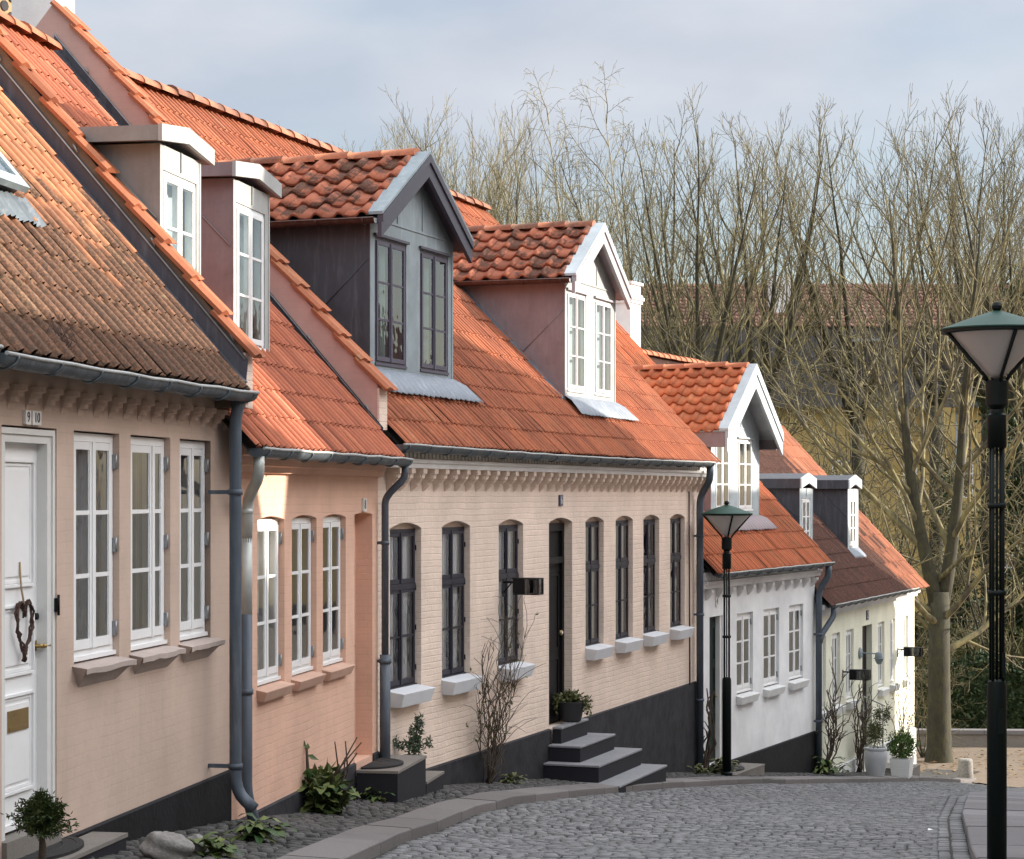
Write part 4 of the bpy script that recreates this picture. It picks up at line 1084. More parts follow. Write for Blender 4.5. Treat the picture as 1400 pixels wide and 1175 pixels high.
pav = MB(); y = 8.5; zp = lambda x, y: gz(x,y)
while y < 44.3:
    dep = .085+q.random()*.035; x0, x1 = fx(y)+.035, ki(y)-.01; x = x0
    while x < x1-.03:
        w = .075+q.random()*.06
        if x+w > x1-.04: w = x1-x
        j = lambda: (q.random()-.5)*.02
        if q.random() > .03: sett(pav, [(x+.007+j(),y+.007+j()-.08*(x-x0)),(x+w-.007+j(),y+.007+j()-.08*(x+w-x0)),(x+w-.007+j(),y+dep-.007+j()-.08*(x+w-x0)),(x+.007+j(),y+dep-.007+j()-.08*(x-x0))], zp, q, .0, .012, .007, .03)
        x += w
    y += dep
y = 9.0     # dark cobbles outside the right hand flags
while y < 38:
    dep = .10+q.random()*.03; x0, x1 = kr(y)+1.0, kr(y)+1.0+min(1.9, .3+(y-9)*.1); x = x0
    while x < x1:
        w = .09+q.random()*.06; j = lambda: (q.random()-.5)*.014
        sett(pav, [(x+.006+j(),y+.006+j()),(x+w-.006+j(),y+.006+j()),(x+w-.006+j(),y+dep-.006+j()),(x+.006+j(),y+dep-.006+j())], zp, q, -.01); x += w
    y += dep
b0 = len(pav.v)
for y in ys:
    for x in (fx(y)-.15, (fx(y)+ki(y))/2, ki(y)+.02, ): pav.v.append((x,y,gz(x,y)-.022))
for i in range(len(ys)-1):
    for k in range(2):
        a = b0+i*3+k; pav.face((a,a+1,a+4,a+3),1,True)
b0 = len(pav.v)
for y in ys:
    for x in (kr(y)+.9, kr(y)+3, kr(y)+5.5): pav.v.append((x,y,gz(x,y)-.035))
for i in range(len(ys)-1):
    for k in range(2):
        a = b0+i*3+k; pav.face((a,a+1,a+4,a+3),1,True)
tag(pav.build('pavement', [M['sett2'],M['joint']]), kind='structure')

def slabs(name, fa, fb, y0, y1, ln, up, mat):
    mb = MB(); y = y0
    while y < y1:
        L = ln*(.8+.5*q.random()); n = 4; t = q.random()*.6; dz = (q.random()-.5)*.008; base = len(mb.v)
        for k in range(n+1):
            yy = y+.006+(L-.012)*k/n; a, b = fa(yy), fb(yy); e = .012
            for (x, z) in ((a,-.16),(a,-e),(a+e,0),(b-e,0),(b,-e),(b,-.2)): mb.v.append((x, yy, gz(min(max(x,a),b),yy)+up+dz+z))
        for k in range(n):
            for i in range(5):
                o = base+6*k+i; mb.face((o,o+1,o+7,o+6),0,i in (1,3),t)
        for o in (base, base+6*n): mb.face([o+i for i in range(6)],0,False,t)
        y += L
    return tag(mb.build(name, M[mat]), kind='structure')
slabs('kerb', ki, ko, 5, 44.2, 1.15, .018, 'kerb')
slabs('footpath', lambda y: kr(y), lambda y: kr(y)+.95, 5, 40, .95, .012, 'kerbr')
mb = MB(); gx = [6+.4*i for i in range(40)]; gy = [40+.4*i for i in range(36)]
for y in gy:
    for x in gx:
        lft = 9.5+(y-44.6)*.40; mb.v.append((x,y,gz(x,y)-.035+.012*math.sin(x*5.1)*math.sin(y*4.3)+(q.random()-.5)*.015))
for j_ in range(len(gy)-1):
    for i in range(len(gx)-1):
        x, y = gx[i], gy[j_]
        if y < 45.2 and x < 9.6: continue
        if y < 43.6: continue
        a = j_*len(gx)+i; mb.face((a,a+1,a+len(gx)+1,a+len(gx)),0,True)
tag(mb.build('gravel_path', M['gravel']), kind='structure')
# fallen leaves on the gravel
mb = MB()
for i in range(900):
    x, y = 8.6+q.random()*8, 45+q.random()*7; s_ = .03+q.random()*.05; a = q.random()*6.28; z = gz(x,y)-.005
    c_, s2 = math.cos(a)*s_, math.sin(a)*s_; mb.tint = q.random()
    mb.quad((x-c_,y-s2,z),(x+s2*.6,y-c_*.6,z+.02*q.random()),(x+c_,y+s2,z+.01),(x-s2*.6,y+c_*.6,z+.03*q.random()))
tag(mb.build('leaf_litter', M['leafdry']), 'fallen brown leaves on the sunny gravel', 'leaves', kind='stuff')
mb = MB()
for i, (x, y) in enumerate(((kr(18.6)-.31,18.6),(6.3,31.5),(4.1,37.0))):
    z = gz(x,y)-.06; mb.quad((x-.03,y-.015,z+.005),(x+.025,y-.025,z+.014),(x+.03,y+.02,z+.006),(x-.02,y+.025,z+.018))
    if i == 0: tag(mb.build('litter', M['paper']), 'small scrap of white paper in the cobbled gutter', 'litter'); break

# ================================================================== street lamps
def lamp_mesh():
    root = empty('street_lamp', (0,0,0)); H = 3.93
    mb = MB()
    mb.lathe([(.066,0),(.066,1.36),(.060,1.40),(.03,1.41)], (0,0,0), 20)
    mb.lathe([(.085,-.3),(.085,.03),(.068,.05)], (0,0,0), 20)
    mb.box(-.012,.03,-.079,-.07,1.05,1.22); mb.box(.02,.04,-.082,-.07,1.43,1.60)
    for a in (45,135,225,315):
        x, y = .048*math.cos(R(a)), .048*math.sin(R(a)); mb.tube([(x,y,1.40),(x,y,3.20)], .0115, 10)
    mb.tube([(0,0,1.4),(0,0,3.2)], .010, 8)
    for z in (1.98,2.57): mb.lathe([(.063,z),(.063,z+.035)], (0,0,0), 16)
    mb.lathe([(.064,2.98),(.064,3.20),(.045,3.215),(.045,3.25)], (0,0,0), 16)
    pole = mb.build('pole', M['iron'], root)
    mb = MB(); mb.lathe([(.045,3.24),(.075,3.27),(.075,3.43),(.06,3.44)], (0,0,0), 16)
    for a in (0,90,180,270):
        a = R(a+8); c_, s_ = math.cos(a), math.sin(a)
        mb.tube([(.065*c_,.065*s_,3.43),(.09*c_,.09*s_,3.47),(.355*c_,.355*s_,3.765)], .013, 8)
    mb.lathe([(.352,3.752),(.372,3.757),(.372,3.778),(.352,3.78)], (0,0,0), 40)
    mb.build('lantern_frame', M['iron'], root)
    mb = MB(); mb.lathe([(.02,3.445),(.075,3.485),(.335,3.762),(.335,3.768)], (0,0,0), 40); mb.build('lamp_glass', M['lampglass'], root)
    mb = MB(); mb.lathe([(.36,3.77),(.378,3.776),(.378,3.784),(.20,3.85),(.03,3.905),(.0,3.907)], (0,0,0), 40); mb.build('lamp_shade', M['lampgreen'], root)
    mb = MB(); mb.lathe([(.0,3.90),(.02,3.902),(.034,3.92),(.036,3.94),(.024,3.962),(.0,3.968)], (0,0,0), 16); mb.build('finial', M['iron'], root)
    return root
la = lamp_mesh(); la.location = (3.28,14.35,-2.66)
tag(la, 'near street lamp on the flagged pavement with its foot out of view', 'street lamp', 'green conical street lamps')
lb = copy_tree(la); lb.location = (3.11,30.72,-4.05)
tag(lb, 'green topped street lamp at the kerb before the white house door', 'street lamp', 'green conical street lamps')

# ================================================================== wall lights and small street things
def wall_box(fr, s, z, label, long=.42):
    x, y = fr.pt(s, 0); mb = MB()
    mb.box(-.02,.02,-.16,0,.05,.075); mb.tube([(0,0,-.06),(0,-.1,.06)], .008, 6); mb.box(-.03,.03,-.008,0,-.10,.10)
    o = mb.build('wall_light', M['black'], None, (x,y,z), R(90-fr.th))
    k = MB(); L = long; k.box(-.088,.088,-L,-.13,.100,.112); k.box(-.08,.08,-.26,-.14,-.06,.0995)
    for x in (-.08, .08):
        for y in (-L+.006, -.27): k.box(x-.006,x+.006,y-.006,y+.006,-.065,.0995)
        k.box(x-.006,x+.006,-L+.012,-.14,-.072,-.0605)
    k.box(-.074,.074,-L,-L+.012,-.072,-.0605); k.lathe([(.03,-.05),(.035,.02),(.03,.09)], (0,-L*.72,0), 12)
    gp = MB(); gp.box(-.0795,.0795,-L+.013,-.265,-.06,.099); gp.build('lamp_glass', M['smoked'], o)
    k.build('lamp_hood', M['black'], o); return tag(o, label, 'wall light', 'black wall lights')
wall_box(FC, 3.38, -1.02, 'black boxy wall light beside the third arched window, above the bare climber', .44)
wall_box(FE, 1.98, -3.28, 'black boxy wall light left of the yellow house door', .5)
wall_box(FE, 6.78, -3.19, 'black boxy wall light at the sunny corner of the yellow house', .5)
x, y = FE.pt(3.34, 0); mb = MB(); mb.lathe([(.10,0),(.11,.02),(.07,.05)], (0,0,0), 16)
mb.v = [(a, -c, b) for a, b, c in mb.v]; mb.tube([(0,-.04,0),(0,-.36,.0)], .013, 8)
o = mb.build('globe_lamp', M['zincmid'], None, (x,y,-2.97), R(90-FE.th)); tag(o, 'round grey wall lamp on a long arm by the yellow house door', 'wall lamp')
mb = MB(); mb.lathe([(.015,.03),(.055,.02),(.074,-.02),(.08,-.08),(.074,-.13),(.045,-.19),(.0,-.205)], (0,-.37,0), 16); mb.lathe([(.10,-.085),(.10,-.10)], (0,-.37,0), 16); mb.build('lamp_head', M['zincmid'], o)

def step_block(fr, boxes, label, name='doorstep', mats=('stepside','stoop')):
    s0, t0 = boxes[0][0], 0; x, y = fr.pt(s0, 0); zb = gz(x,y)-.35; mb = MB()
    for i, (a, b, t, z, z0) in enumerate(boxes):
        mb.box(a-s0+.008,b-s0-.008,t+.008,-.035,z0-zb,z-zb-.025,0); mb.box(a-s0,b-s0,t,-.034,z-zb-.024,z-zb,1)
    return tag(mb.build(name, [M[m] for m in mats], None, (x,y,zb), R(90-fr.th)), label, 'doorstep')
step_block(AB, [(-4.62,-3.06,-.26,-2.03,-2.9)], 'dark doorstep with stone top before the white front door')
step_block(AB, [(3.28,4.45,-.42,-2.47,-3.3),(4.458,5.25,-.42,-2.72,-3.3)], 'two stepped doorstep with dark painted sides at the salmon doorway')
step_block(FD, [(.25,1.75,-.42,-4.16,-5.0)], 'stone doorstep behind the far street lamp', mats=('stoop','stoop'))
step_block(FE, [(4.55,5.35,-.75,-5.26,-6.3),(5.36,6.2,-.75,-5.62,-6.5)], 'stone doorstep behind the large glazed pot', mats=('stoop','stoop'))
def doormat(fr, s, t, z, w, d, label):
    mb = MB(); x, y = fr.pt(s, t); n = 20; prof = [(w*math.cos(math.pi*i/n), -d*math.sin(math.pi*i/n)) for i in range(n+1)]
    mb.prism(prof, lambda p: (p[0],p[1],0), lambda p: (p[0],p[1],.018))
    for r_ in (.35,.6,.85): mb.tube([(w*r_*math.cos(math.pi*i/n), -d*r_*math.sin(math.pi*i/n)-.005, .016) for i in range(n+1)], .006, 5)
    tag(mb.build('doormat', M['rubber'], None, (x,y,z), R(90-fr.th)), label, 'doormat')
doormat(AB, -3.80, .05, -2.029, .46, .27, 'half round black rubber mat at the white front door')
doormat(AB, 3.70, -.06, -2.469, .36, .30, 'half round black rubber mat at the salmon doorway')
doormat(FD, .9, -.05, -4.159, .36, .30, 'dark mat on the doorstep of the white roughcast house')
# vine heart on the door
mb = MB(); q = random.Random(5)
for st in range(5):
    pts = []
    for i in range(41):
        a = 2*math.pi*i/40; hx = .105*math.sin(a)**3*1.05; hz = .0078*(13*math.cos(a)-5*math.cos(2*a)-2*math.cos(3*a)-math.cos(4*a))*1.45
        pts.append((hx+(q.random()-.5)*.022, (q.random()-.5)*.022, hz+(q.random()-.5)*.022))
    mb.tube(pts,   .0062, 5)
x, y = AB.pt(-3.885, .045); o = mb.build('heart_wreath', M['vine'], None, (x,y,-.74), R(90-AB.th)); tag(o, 'dark vine heart hanging on the white front door', 'wreath')
mb = MB(); mb.tube([(0,.0,.10),(-.005,.02,.22),(0,.03,.36)], .006, 5); mb.build('string', M['straw'], o)

# ================================================================== plants
def rot_basis(q):
    a = Vector((q.gauss(0,1),q.gauss(0,1),q.gauss(0,1))).normalized(); b = a.orthogonal().normalized(); 
    return a, Matrix.Rotation(q.random()*6.28, 3, a) @ b
def leaf(mb, p, d, nrm, l, w, tint):
    s_ = d.cross(nrm).normalized(); base = len(mb.v)
    m1 = p+d*(l*.45)+nrm*(l*.06)
    for v in (p, m1+s_*w*.5, p+d*l, m1-s_*w*.5): mb.v.append((v.x,v.y,v.z))
    mb.face((base,base+1,base+2,base+3),0,False,tint)
def leafball(mb, c, r, n, l, q, w=.6, shell_=.55, flat=0):
    c = Vector(c)
    for i in range(n):
        d = Vector((q.gauss(0,1),q.gauss(0,1),q.gauss(0,1))).normalized(); k = shell_+(1-shell_)*q.random()
        lump = .82+.3*math.sin(d.x*5+c.x*3)*math.sin(d.y*6+d.z*5)
        p = c+Vector((d.x*r[0],d.y*r[1],d.z*r[2]))*k*lump
        a, b = rot_basis(q); dd = (d*.6+a).normalized(); nn = dd.orthogonal(); nn.rotate(Matrix.Rotation(q.random()*6.28,3,dd)) if False else None
        nn = dd.cross(b).normalized() if dd.cross(b).length > .01 else dd.orthogonal()
        leaf(mb, p, dd, nn, l*(.6+.8*q.random()), l*w, q.random())
def conifer(loc, h, r, label, seed, mat='leafdark', shoots=95, trunk=.25, name='conifer'):
    q = random.Random(seed); mb = MB(); mt = MB(); mt.tube([(0,0,0),(.01,0,trunk),(0,.01,h*.6)], [.022,.02,.008], 8)
    for i in range(shoots):
        a = q.random()*6.28; el = R(5+80*q.random()); L = r*(.45+.85*q.random()**1.5); c0 = Vector((0,0,trunk+(h-trunk)*(.15+.4*q.random())))
        d = Vector((math.cos(a)*math.cos(el),math.sin(a)*math.cos(el),math.sin(el)))
        e = c0+Vector((d.x*L,d.y*L,d.z*(h-c0.z)*(.55+.55*q.random())))
        for k in range(26):
            f = .25+.75*k/25; p = c0+(e-c0)*f+Vector((q.gauss(0,.006),q.gauss(0,.006),0)); dv = (e-c0).normalized()
            s_ = Vector((q.gauss(0,1),q.gauss(0,1),q.gauss(0,1))).normalized(); dd = (dv*.7+s_).normalized()
            leaf(mb, p, dd, dd.orthogonal().normalized(), .030, .011, q.random())
    o = mt.build(name, M['stem'], None, loc); mb.build('foliage', M[mat], o); return tag(o, label, 'shrub')
conifer((-2.51,11.3,-2.06), .47, .155, 'small round dwarf conifer before the white front door', 1, shoots=260, trunk=.19)
def rosette(loc, n, L, w, label, seed, mat='leafgreen', up=.9, name='plant', stalk=0, cat='plant'):
    q = random.Random(seed); mb = MB()
    for i in range(n):
        a = q.random()*6.28; l = L*(.5+.6*q.random()); e = up*(.3+1.0*q.random()); ww = w*(.6+.6*q.random()); tint = q.random(); x0, y0 = q.gauss(0,L*.22), q.gauss(0,L*.22); base = len(mb.v); z0 = abs(q.gauss(0,L*.25))
        for k in range(6):
            f = k/5; rr = l*f; z = z0+l*(e*f-.75*f*f*(.6+.5*e)); wd = ww*math.sin(math.pi*(.12+.83*f))*.5; wv = .12*ww*math.sin(k*2.6+i)
            for sg in (-1,0,1): mb.v.append((x0+math.cos(a)*rr-math.sin(a)*wd*sg, y0+math.sin(a)*rr+math.cos(a)*wd*sg, max(.005,z+(0 if sg == 0 else .22*wd+wv*sg))))
        for k in range(5):
            for s_ in range(2):
                o = base+3*k+s_; mb.face((o,o+1,o+4,o+3),0,True,tint)
    o = mb.build(name, M[mat], None, loc); return tag(o, label, cat)
def on(fr, s, t): x, y = fr.pt(s,t); return (x,y,gz(x,y))
rosette((-1.80,12.85,gz(-1.80,12.85)), 30, .17, .075, 'low green leafy plant between the boulder and the drainpipe', 2)
rosette((-1.70,14.05,gz(-1.7,14.05)), 40, .20, .08, 'low leafy plant at the foot of the two grey drainpipes', 3, 'leafgreen')
p = (-1.53,17.45,gz(-1.53,17.45)); pl = rosette(p, 80, .25, .12, 'big leafy green plant with bare stalks against the salmon wall', 4, 'leafgreen', 1.25)
q = random.Random(8); mb = MB()
leafball(mb, (-.02,0,.22), (.20,.16,.20), 260, .085, q, .7, .3); mb.build('foliage', M['leafgreen'], pl)
mb = MB()
for i in range(7): mb.tube([(q.gauss(0,.06),q.gauss(0,.05),0),(.10+q.gauss(0,.05),q.gauss(0,.04),.33),(.16+q.gauss(0,.06),q.gauss(0,.04)-.03,.45+q.random()*.28)], [.010,.008,.005], 6)
mb.tube([(-.12,0,.1),(-.15,.0,.36),(-.16,0,.54)], [.016,.014,.010], 6); mb.build('stalk', M['stem'], pl)
mb = MB(); 
for i in range(3): leaf(mb, Vector((-.16,0,.48+.03*i)), Vector((.4-.4*i,.2,-.2+.3*i)).normalized(), Vector((0,-.8,.6)), .12, .05, .3)
mb.build('leaf', M['leafgreen'], pl)
rosette((-1.22,19.0,gz(-1.22,19.0)), 30, .14, .05, 'small bright green tuft at the corner of the salmon doorstep', 5)
rosette(on(FC,3.05,-.20), 40, .16, .04, 'low olive green tuft below the bare climbing rose', 6, 'leafolive')
rosette(on(FC,11.1,-.25), 30, .18, .05, 'small green weed before the charcoal plinth', 7, 'leafolive')
def rock(loc, r, label, seed):
    mb = MB(); q = random.Random(seed); n, k = 40, 26; base = 0
    ph = [q.random()*6 for _ in range(8)]
    for i in range(k+1):
        th = math.pi*i/k
        for j in range(n):
            a = 2*math.pi*j/n; d = (math.sin(th)*math.cos(a), math.sin(th)*math.sin(a), math.cos(th))
            f = 1+.12*math.sin(3*d[0]+ph[0])*math.sin(4*d[1]+ph[1])+.10*math.sin(6*d[2]+ph[2]+3*d[0])+.06*math.sin(11*d[1]+ph[3])*math.sin(9*d[0]+ph[4])+.035*math.sin(23*d[0]+ph[5])*math.sin(19*d[2]+ph[6])*math.sin(21*d[1])+(q.random()-.5)*.045
            mb.v.append((r[0]*f*d[0], r[1]*f*d[1], r[2]*f*d[2]+r[2]*.6))
    for i in range(k):
        for j in range(n):
            j2 = (j+1)%n; mb.face((i*n+j,(i+1)*n+j,(i+1)*n+j2,i*n+j2),0,True)
    tag(mb.build('boulder', M['rock'], None, loc), label, 'stone')
rock((-2.03,12.5,gz(-2.03,12.5)), (.14,.11,.10), 'rough grey boulder on the cobbles under the pink wall', 1)
rock((-1.93,12.95,gz(-1.93,12.95)), (.06,.055,.07), 'small pale stone leaning on the bigger boulder', 2)

def stems(mb, q, start, n, h, spread, wall, r0=.010, side=3, twig=.25, kink=.05):
    """woody climber: stems wander up close to a wall (y = depth from the wall)"""
    for i in range(n):
        p = Vector((start[0]+q.gauss(0,.05), start[1]+q.gauss(0,.03), start[2])); tx = q.gauss(0,spread); L = h*(.45+.6*q.random()); m = 14; pts = [p.copy()]
        for k in range(m):
            f = k/m; p = p+Vector((tx/m*(.3+1.5*f)+q.gauss(0,kink*.5), q.gauss(0,kink*.25), L/m)); p.y = min(-.03, max(-wall, p.y)); pts.append(p.copy())
        mb.tube(pts, [r0*(1-.65*j/m) for j in range(m+1)], 5)
        for s_ in range(side):
            k = q.randrange(3, m); p = pts[k]; d = Vector((q.gauss(0,1),q.gauss(0,.35),.55+q.random()*.6)).normalized(); l = twig*(.5+q.random()); sp = [p]
            for u in range(4): d = (d+Vector((q.gauss(0,.30),q.gauss(0,.15),.02-.10*u))).normalized(); sp.append(sp[-1]+d*l/4)
            for v in sp: v.y = min(-.02, v.y)
            mb.tube(sp, [r0*.5,r0*.42,r0*.35,r0*.28,r0*.2], 4)
def climber(fr, s, label, seed, n, h, spread, wall=.25, leaves=0, mat='stem', lm='leafolive', r0=.011, name='climber', side=4, twig=.28, kink=.09):
    x, y = fr.pt(s,-.1); z = gz(x,y)-.02; q = random.Random(seed); mb = MB(); stems(mb, q, (0,0,0), n, h, spread, wall, r0, side, twig, kink)
    o = mb.build(name, M[mat], None, (x,y,z), R(90-fr.th))
    if leaves:
        lf = MB()
        for i in range(leaves):
            v = Vector(mb.v[q.randrange(len(mb.v))]); 
            if v.z < h*.25: continue
            a, b = rot_basis(q); leaf(lf, v, a, b, .05, .03, q.random())
        lf.build('foliage', M[lm], o)
    return tag(o, label, 'climbing plant')
climber(FC, 2.62, 'bare climbing rose in front of the third arched window', 21, 15, 1.9, .48, .28, 110, 'stem', 'leafolive', .0075, 'climbing_rose', 10, .5, kink=.13)
climber(FE, .25, 'gnarled bare climber between the white and the yellow house', 22, 7, 2.0, .55, .3, 0, 'stem', 'leafolive', .017, 'climber', 9, .55)
climber(FE, 2.75, 'dense bare shrub climber beside the yellow house pot', 23, 13, 1.75, .35, .4, 70, 'stem', 'leafolive', .016, 'climber', 6, .35)
climber(FE, 6.5, 'sunlit yellowish climber at the corner of the yellow house', 24, 14, 1.9, .75, .25, 160, 'stemred', 'leafolive', .011, 'climber', 6, .4)
climber(FC, 11.83, 'thick dark creeper at the drainpipe beside the green door', 25, 4, 1.3, .1, .15, 0, 'stem', 'leafolive', .026, 'creeper', 2, .2)
rosette(on(FC,11.98,-.30), 60, .30, .07, 'dark ferny plant under the creeper by the lamp', 26, 'leafolive', 1.1)
rosette(on(FD,5.7,-.25), 60, .34, .08, 'leafy fern at the corner of the white house', 27, 'leafgreen', 1.2)

def pot(loc, prof, mat, name='flower_pot', label=None):
    mb = MB(); mb.lathe(prof, (0,0,0), 28); o = mb.build(name, M[mat], None, loc); return tag(o, label, 'plant pot')
PXY = lambda px, Y: ((px-700)/2900*Y, Y)
# potted plants: the pot carries its plant
x, y = AB.pt(4.72,-.22)
o = pot((x,y,-2.725), [(.085,0),(.10,.015),(.10,.045),(.088,.05)], 'terra', label='small terracotta pot and grey planter with a conifer on the salmon doorstep')
mb = MB(); mb.box(-.095,.095,-.09,.09,.051,.215); mb.box(-.085,.085,-.08,.08,.216,.222); mb.build('planter', M['potgrey'], o)
q = random.Random(31); mb = MB()
for sp, r_, n in (((.01,0,.31),(.13,.12,.11),420),((.03,0,.43),(.08,.07,.12),260),((.06,0,.54),(.045,.04,.10),130),((-.17,0,.36),(.035,.04,.045),50),((-.12,0,.31),(.05,.05,.045),60),((.15,0,.35),(.045,.05,.05),60)): leafball(mb, sp, r_, n, .042, q, .35, .3)
mb.build('foliage', M['leafpine'], o)
x, y = FC.pt(5.62,-.05)
o = pot((x,y,-2.714), [(.10,0),(.125,.01),(.165,.20),(.17,.235),(.155,.24),(.15,.21)], 'pot', label='round black pot of trailing greenery at the top of the steps')
mb = MB(); q = random.Random(32); leafball(mb, (0,0,.28), (.19,.17,.10), 420, .055, q, .5, .3); leafball(mb, (.20,-.05,.20), (.08,.06,.12), 110, .05, q, .5, .3); leafball(mb, (-.18,-.05,.22), (.08,.06,.12), 100, .05, q, .5, .3); mb.build('foliage', M['leafolive'], o)
x, y = PXY(1197,37.6); zz = gz(x,y)
o = pot((x,y,zz), [(.125,0),(.145,.02),(.185,.18),(.208,.34),(.203,.44),(.188,.48),(.205,.495),(.205,.525),(.18,.53),(.17,.5)], 'potwhite', label='large glazed pale grey urn with an olive green bush')
mb = MB(); q = random.Random(33); leafball(mb, (0,0,.80), (.21,.20,.34), 1300, .045, q, .4, .25); leafball(mb, (.05,0,1.12), (.09,.09,.18), 240, .045, q, .4, .2); leafball(mb, (.20,.0,1.12), (.09,.09,.22), 240, .05, q, .4, .2); mb.build('foliage', M['leafolive'], o)
x, y = PXY(1233,38.9); zz = gz(x,y)
mb = MB(); mb.hexa([(-.15,-.15,0),(.15,-.15,0),(.15,.15,0),(-.15,.15,0)],[(-.19,-.19,.36),(.19,-.19,.36),(.19,.19,.36),(-.19,.19,.36)])
for k in range(7): z = .02+.047*k; e = .152+.038*z/.36; mb.box(-e-.006,e+.006,-e-.006,e+.006,z,z+.03)
o = tag(mb.build('basket_planter', M['white'], None, (x,y,zz), R(68)), 'white woven planter with a clipped round box bush', 'plant pot')
mb = MB(); q = random.Random(34); leafball(mb, (0,0,.58), (.30,.30,.29), 3000, .04, q, .6, .7); mb.build('foliage', M['leafbox'], o)
# dry weed in the gutter of the first house
x, y = AB.pt(-4.0,-.2); mb = MB(); q = random.Random(35)
for i in range(26): mb.tube([(0,0,0),(q.gauss(0,.05),q.gauss(0,.03),.10),(q.gauss(0,.10),q.gauss(0,.06),.20+.08*q.random())],[.003,.002,.0015],3)
tag(mb.build('dry_weed', M['vine'], None, (x,y,.75), 0), 'tuft of dry weed growing in the first gutter', 'weed')

# ================================================================== trees
def twigs(br, q, p, d, L, r, lvl, cfg):
    """a shoot that bends to the light, with finer shoots along it"""
    up, n, ang, ratio, wob, sides, nseg = cfg[lvl]
    P = [p]; dd = d.copy()
    for i in range(nseg):
        dd = (dd+Vector((q.gauss(0,wob),q.gauss(0,wob),q.gauss(0,wob)*.4+up))).normalized(); P.append(P[-1]+dd*(L/nseg))
    tip = .28
    br.tube(P, [max(.0052, r*(1-(1-tip)*(i/nseg)**.8)) for i in range(nseg+1)], sides, 0, False)
    if lvl+1 >= len(cfg): return
    for c in range(n):
        f = .14+.86*((c+.2+.7*q.random())/n); i = min(nseg-1, int(f*nseg)); u = f*nseg-i
        b = P[i]+(P[i+1]-P[i])*u; t = (P[i+1]-P[i]).normalized()
        ax = t.orthogonal().normalized(); ax.rotate(Matrix.Rotation(c*2.4+q.random()*1.2, 3, t)); nd = t.copy(); nd.rotate(Matrix.Rotation(R(ang)*(.6+.8*q.random()), 3, ax))
        twigs(br, q, b, nd, L*ratio*(1.25-.75*f)*(.6+.8*q.random()), max(.0075, r*(1-(1-tip)*f)*.60), lvl+1, cfg)
#        up, n, angle, ratio, wobble, sides, segments
LIME = [(.11,5,35,.58,.10,6,6),(.12,5,34,.52,.13,4,5),(.12,5,32,.45,.14,3,3)]
LOW = [(.06,6,46,.55,.13,6,7),(.08,3,40,.52,.15,4,5),(.08,1,34,.5,.14,3,3)]
POLL = [(.17,5,30,.55,.09,5,6),(.19,4,28,.52,.12,4,4),(.18,4,28,.50,.14,3,2)]
BIRCH = [(.04,8,40,.50,.10,5,7),(-.04,4,40,.5,.14,4,5),(-.12,2,34,.6,.15,3,4)]
BRUSH = [(.05,6,48,.55,.15,5,6),(.03,3,46,.55,.2,4,5),(.02,1,40,.5,.2,3,3)]
def make_tree(name, seed, H, fork, leaders, nb, r0, spread, ang, cfg, bark, twig, lean=0.0, blen=.34, start=0.0, ltop=.86, wob=.03, low=0):
    """leaders: how many upright stems leave the fork; nb: boughs along each"""
    q = random.Random(seed); tr, br = MB(), MB(); root = empty(name, (0,0,0))
    T = [Vector((0,0,-.3)),Vector((0,0,.0)),Vector((0,0,.35)),Vector((lean*.15,0,fork*.5)),Vector((lean*.35,0,fork*.9))]
    tr.tube(T, [r0*1.65,r0*1.38,r0*1.1,r0*.96,r0*.92], 14)
    top = T[-1]
    for i in range(leaders):
        a = i*6.283/leaders+.5*q.random()+.3; n = 11; P = [top-Vector((0,0,.55))]; dd = Vector((math.sin(R(spread))*math.cos(a)+lean*.06, math.sin(R(spread))*math.sin(a), 1)).normalized() if leaders > 1 else Vector((lean*.08,0,1)).normalized()
        Lh = (H-fork)*ltop*(1 if i == 0 else .8+.2*q.random()); rr = r0*(.92 if leaders == 1 else .70 if leaders < 4 else .5)
        for k in range(n):
            dd = (dd+Vector((q.gauss(0,wob)+lean*.01,q.gauss(0,wob),.07))).normalized(); P.append(P[-1]+dd*(Lh/n))
        rad = [rr*max(.09, 1-.93*(k/n)**.85) for k in range(n+1)]
        tr.tube(P, rad, 9)
        for c in range(nb):
            f = start+.04+(.95-start)*((c+.6*q.random())/nb); k = min(n-1, int(f*n)); u = f*n-k; b = P[k]+(P[k+1]-P[k])*u; t = (P[k+1]-P[k]).normalized()
            ax = t.orthogonal().normalized(); ax.rotate(Matrix.Rotation(c*2.4+q.random(), 3, t)); nd = t.copy(); nd.rotate(Matrix.Rotation(R(ang)*(.75+.5*q.random()), 3, ax))
            twigs(br, q, b, nd, (H-fork)*blen*(1.15-.75*f)*(.7+.6*q.random()), max(.02, rad[k]*(.42+.2*q.random())), 0, cfg)
    for c in range(low):        # long lower boughs that arch out and up
        z = fork*(.55+.42*q.random()); a = c*2.4+q.random(); d = Vector((math.cos(a),math.sin(a),.35+.3*q.random())).normalized()
        twigs(br, q, Vector((lean*.3,0,z)), d, (H-fork)*(.28+.12*q.random()), r0*(.22+.1*q.random()), 0, LOW)
    zmax = sum(sorted((v[2] for v in br.v), reverse=True)[:40])/40; k = H/zmax      # true height
    for m_ in (tr, br): m_.v = [(x, y, z*k if z > 0 else z) for x, y, z in m_.v]
    tr.build('trunk', M[bark], root); br.build('crown', M[twig], root); return root
def put(root, px_x, y, z, rot, label, cat='tree', group=None, sc_=1.0, dx=0):
    root.location = (px_x, y, z); root.rotation_euler = (0,0,rot); root.scale = (sc_,sc_,sc_)
    return tag(root, label, cat, group)
GT = 'bare trees beyond the houses'; GS = 'bare shrubs behind the houses'
tA = make_tree('bare_tree', 41, 16.3, 4.1, 2, 17, .27, 15, 40, LIME, 'bark', 'twig', blen=.42, ltop=.74, low=7, start=.10)
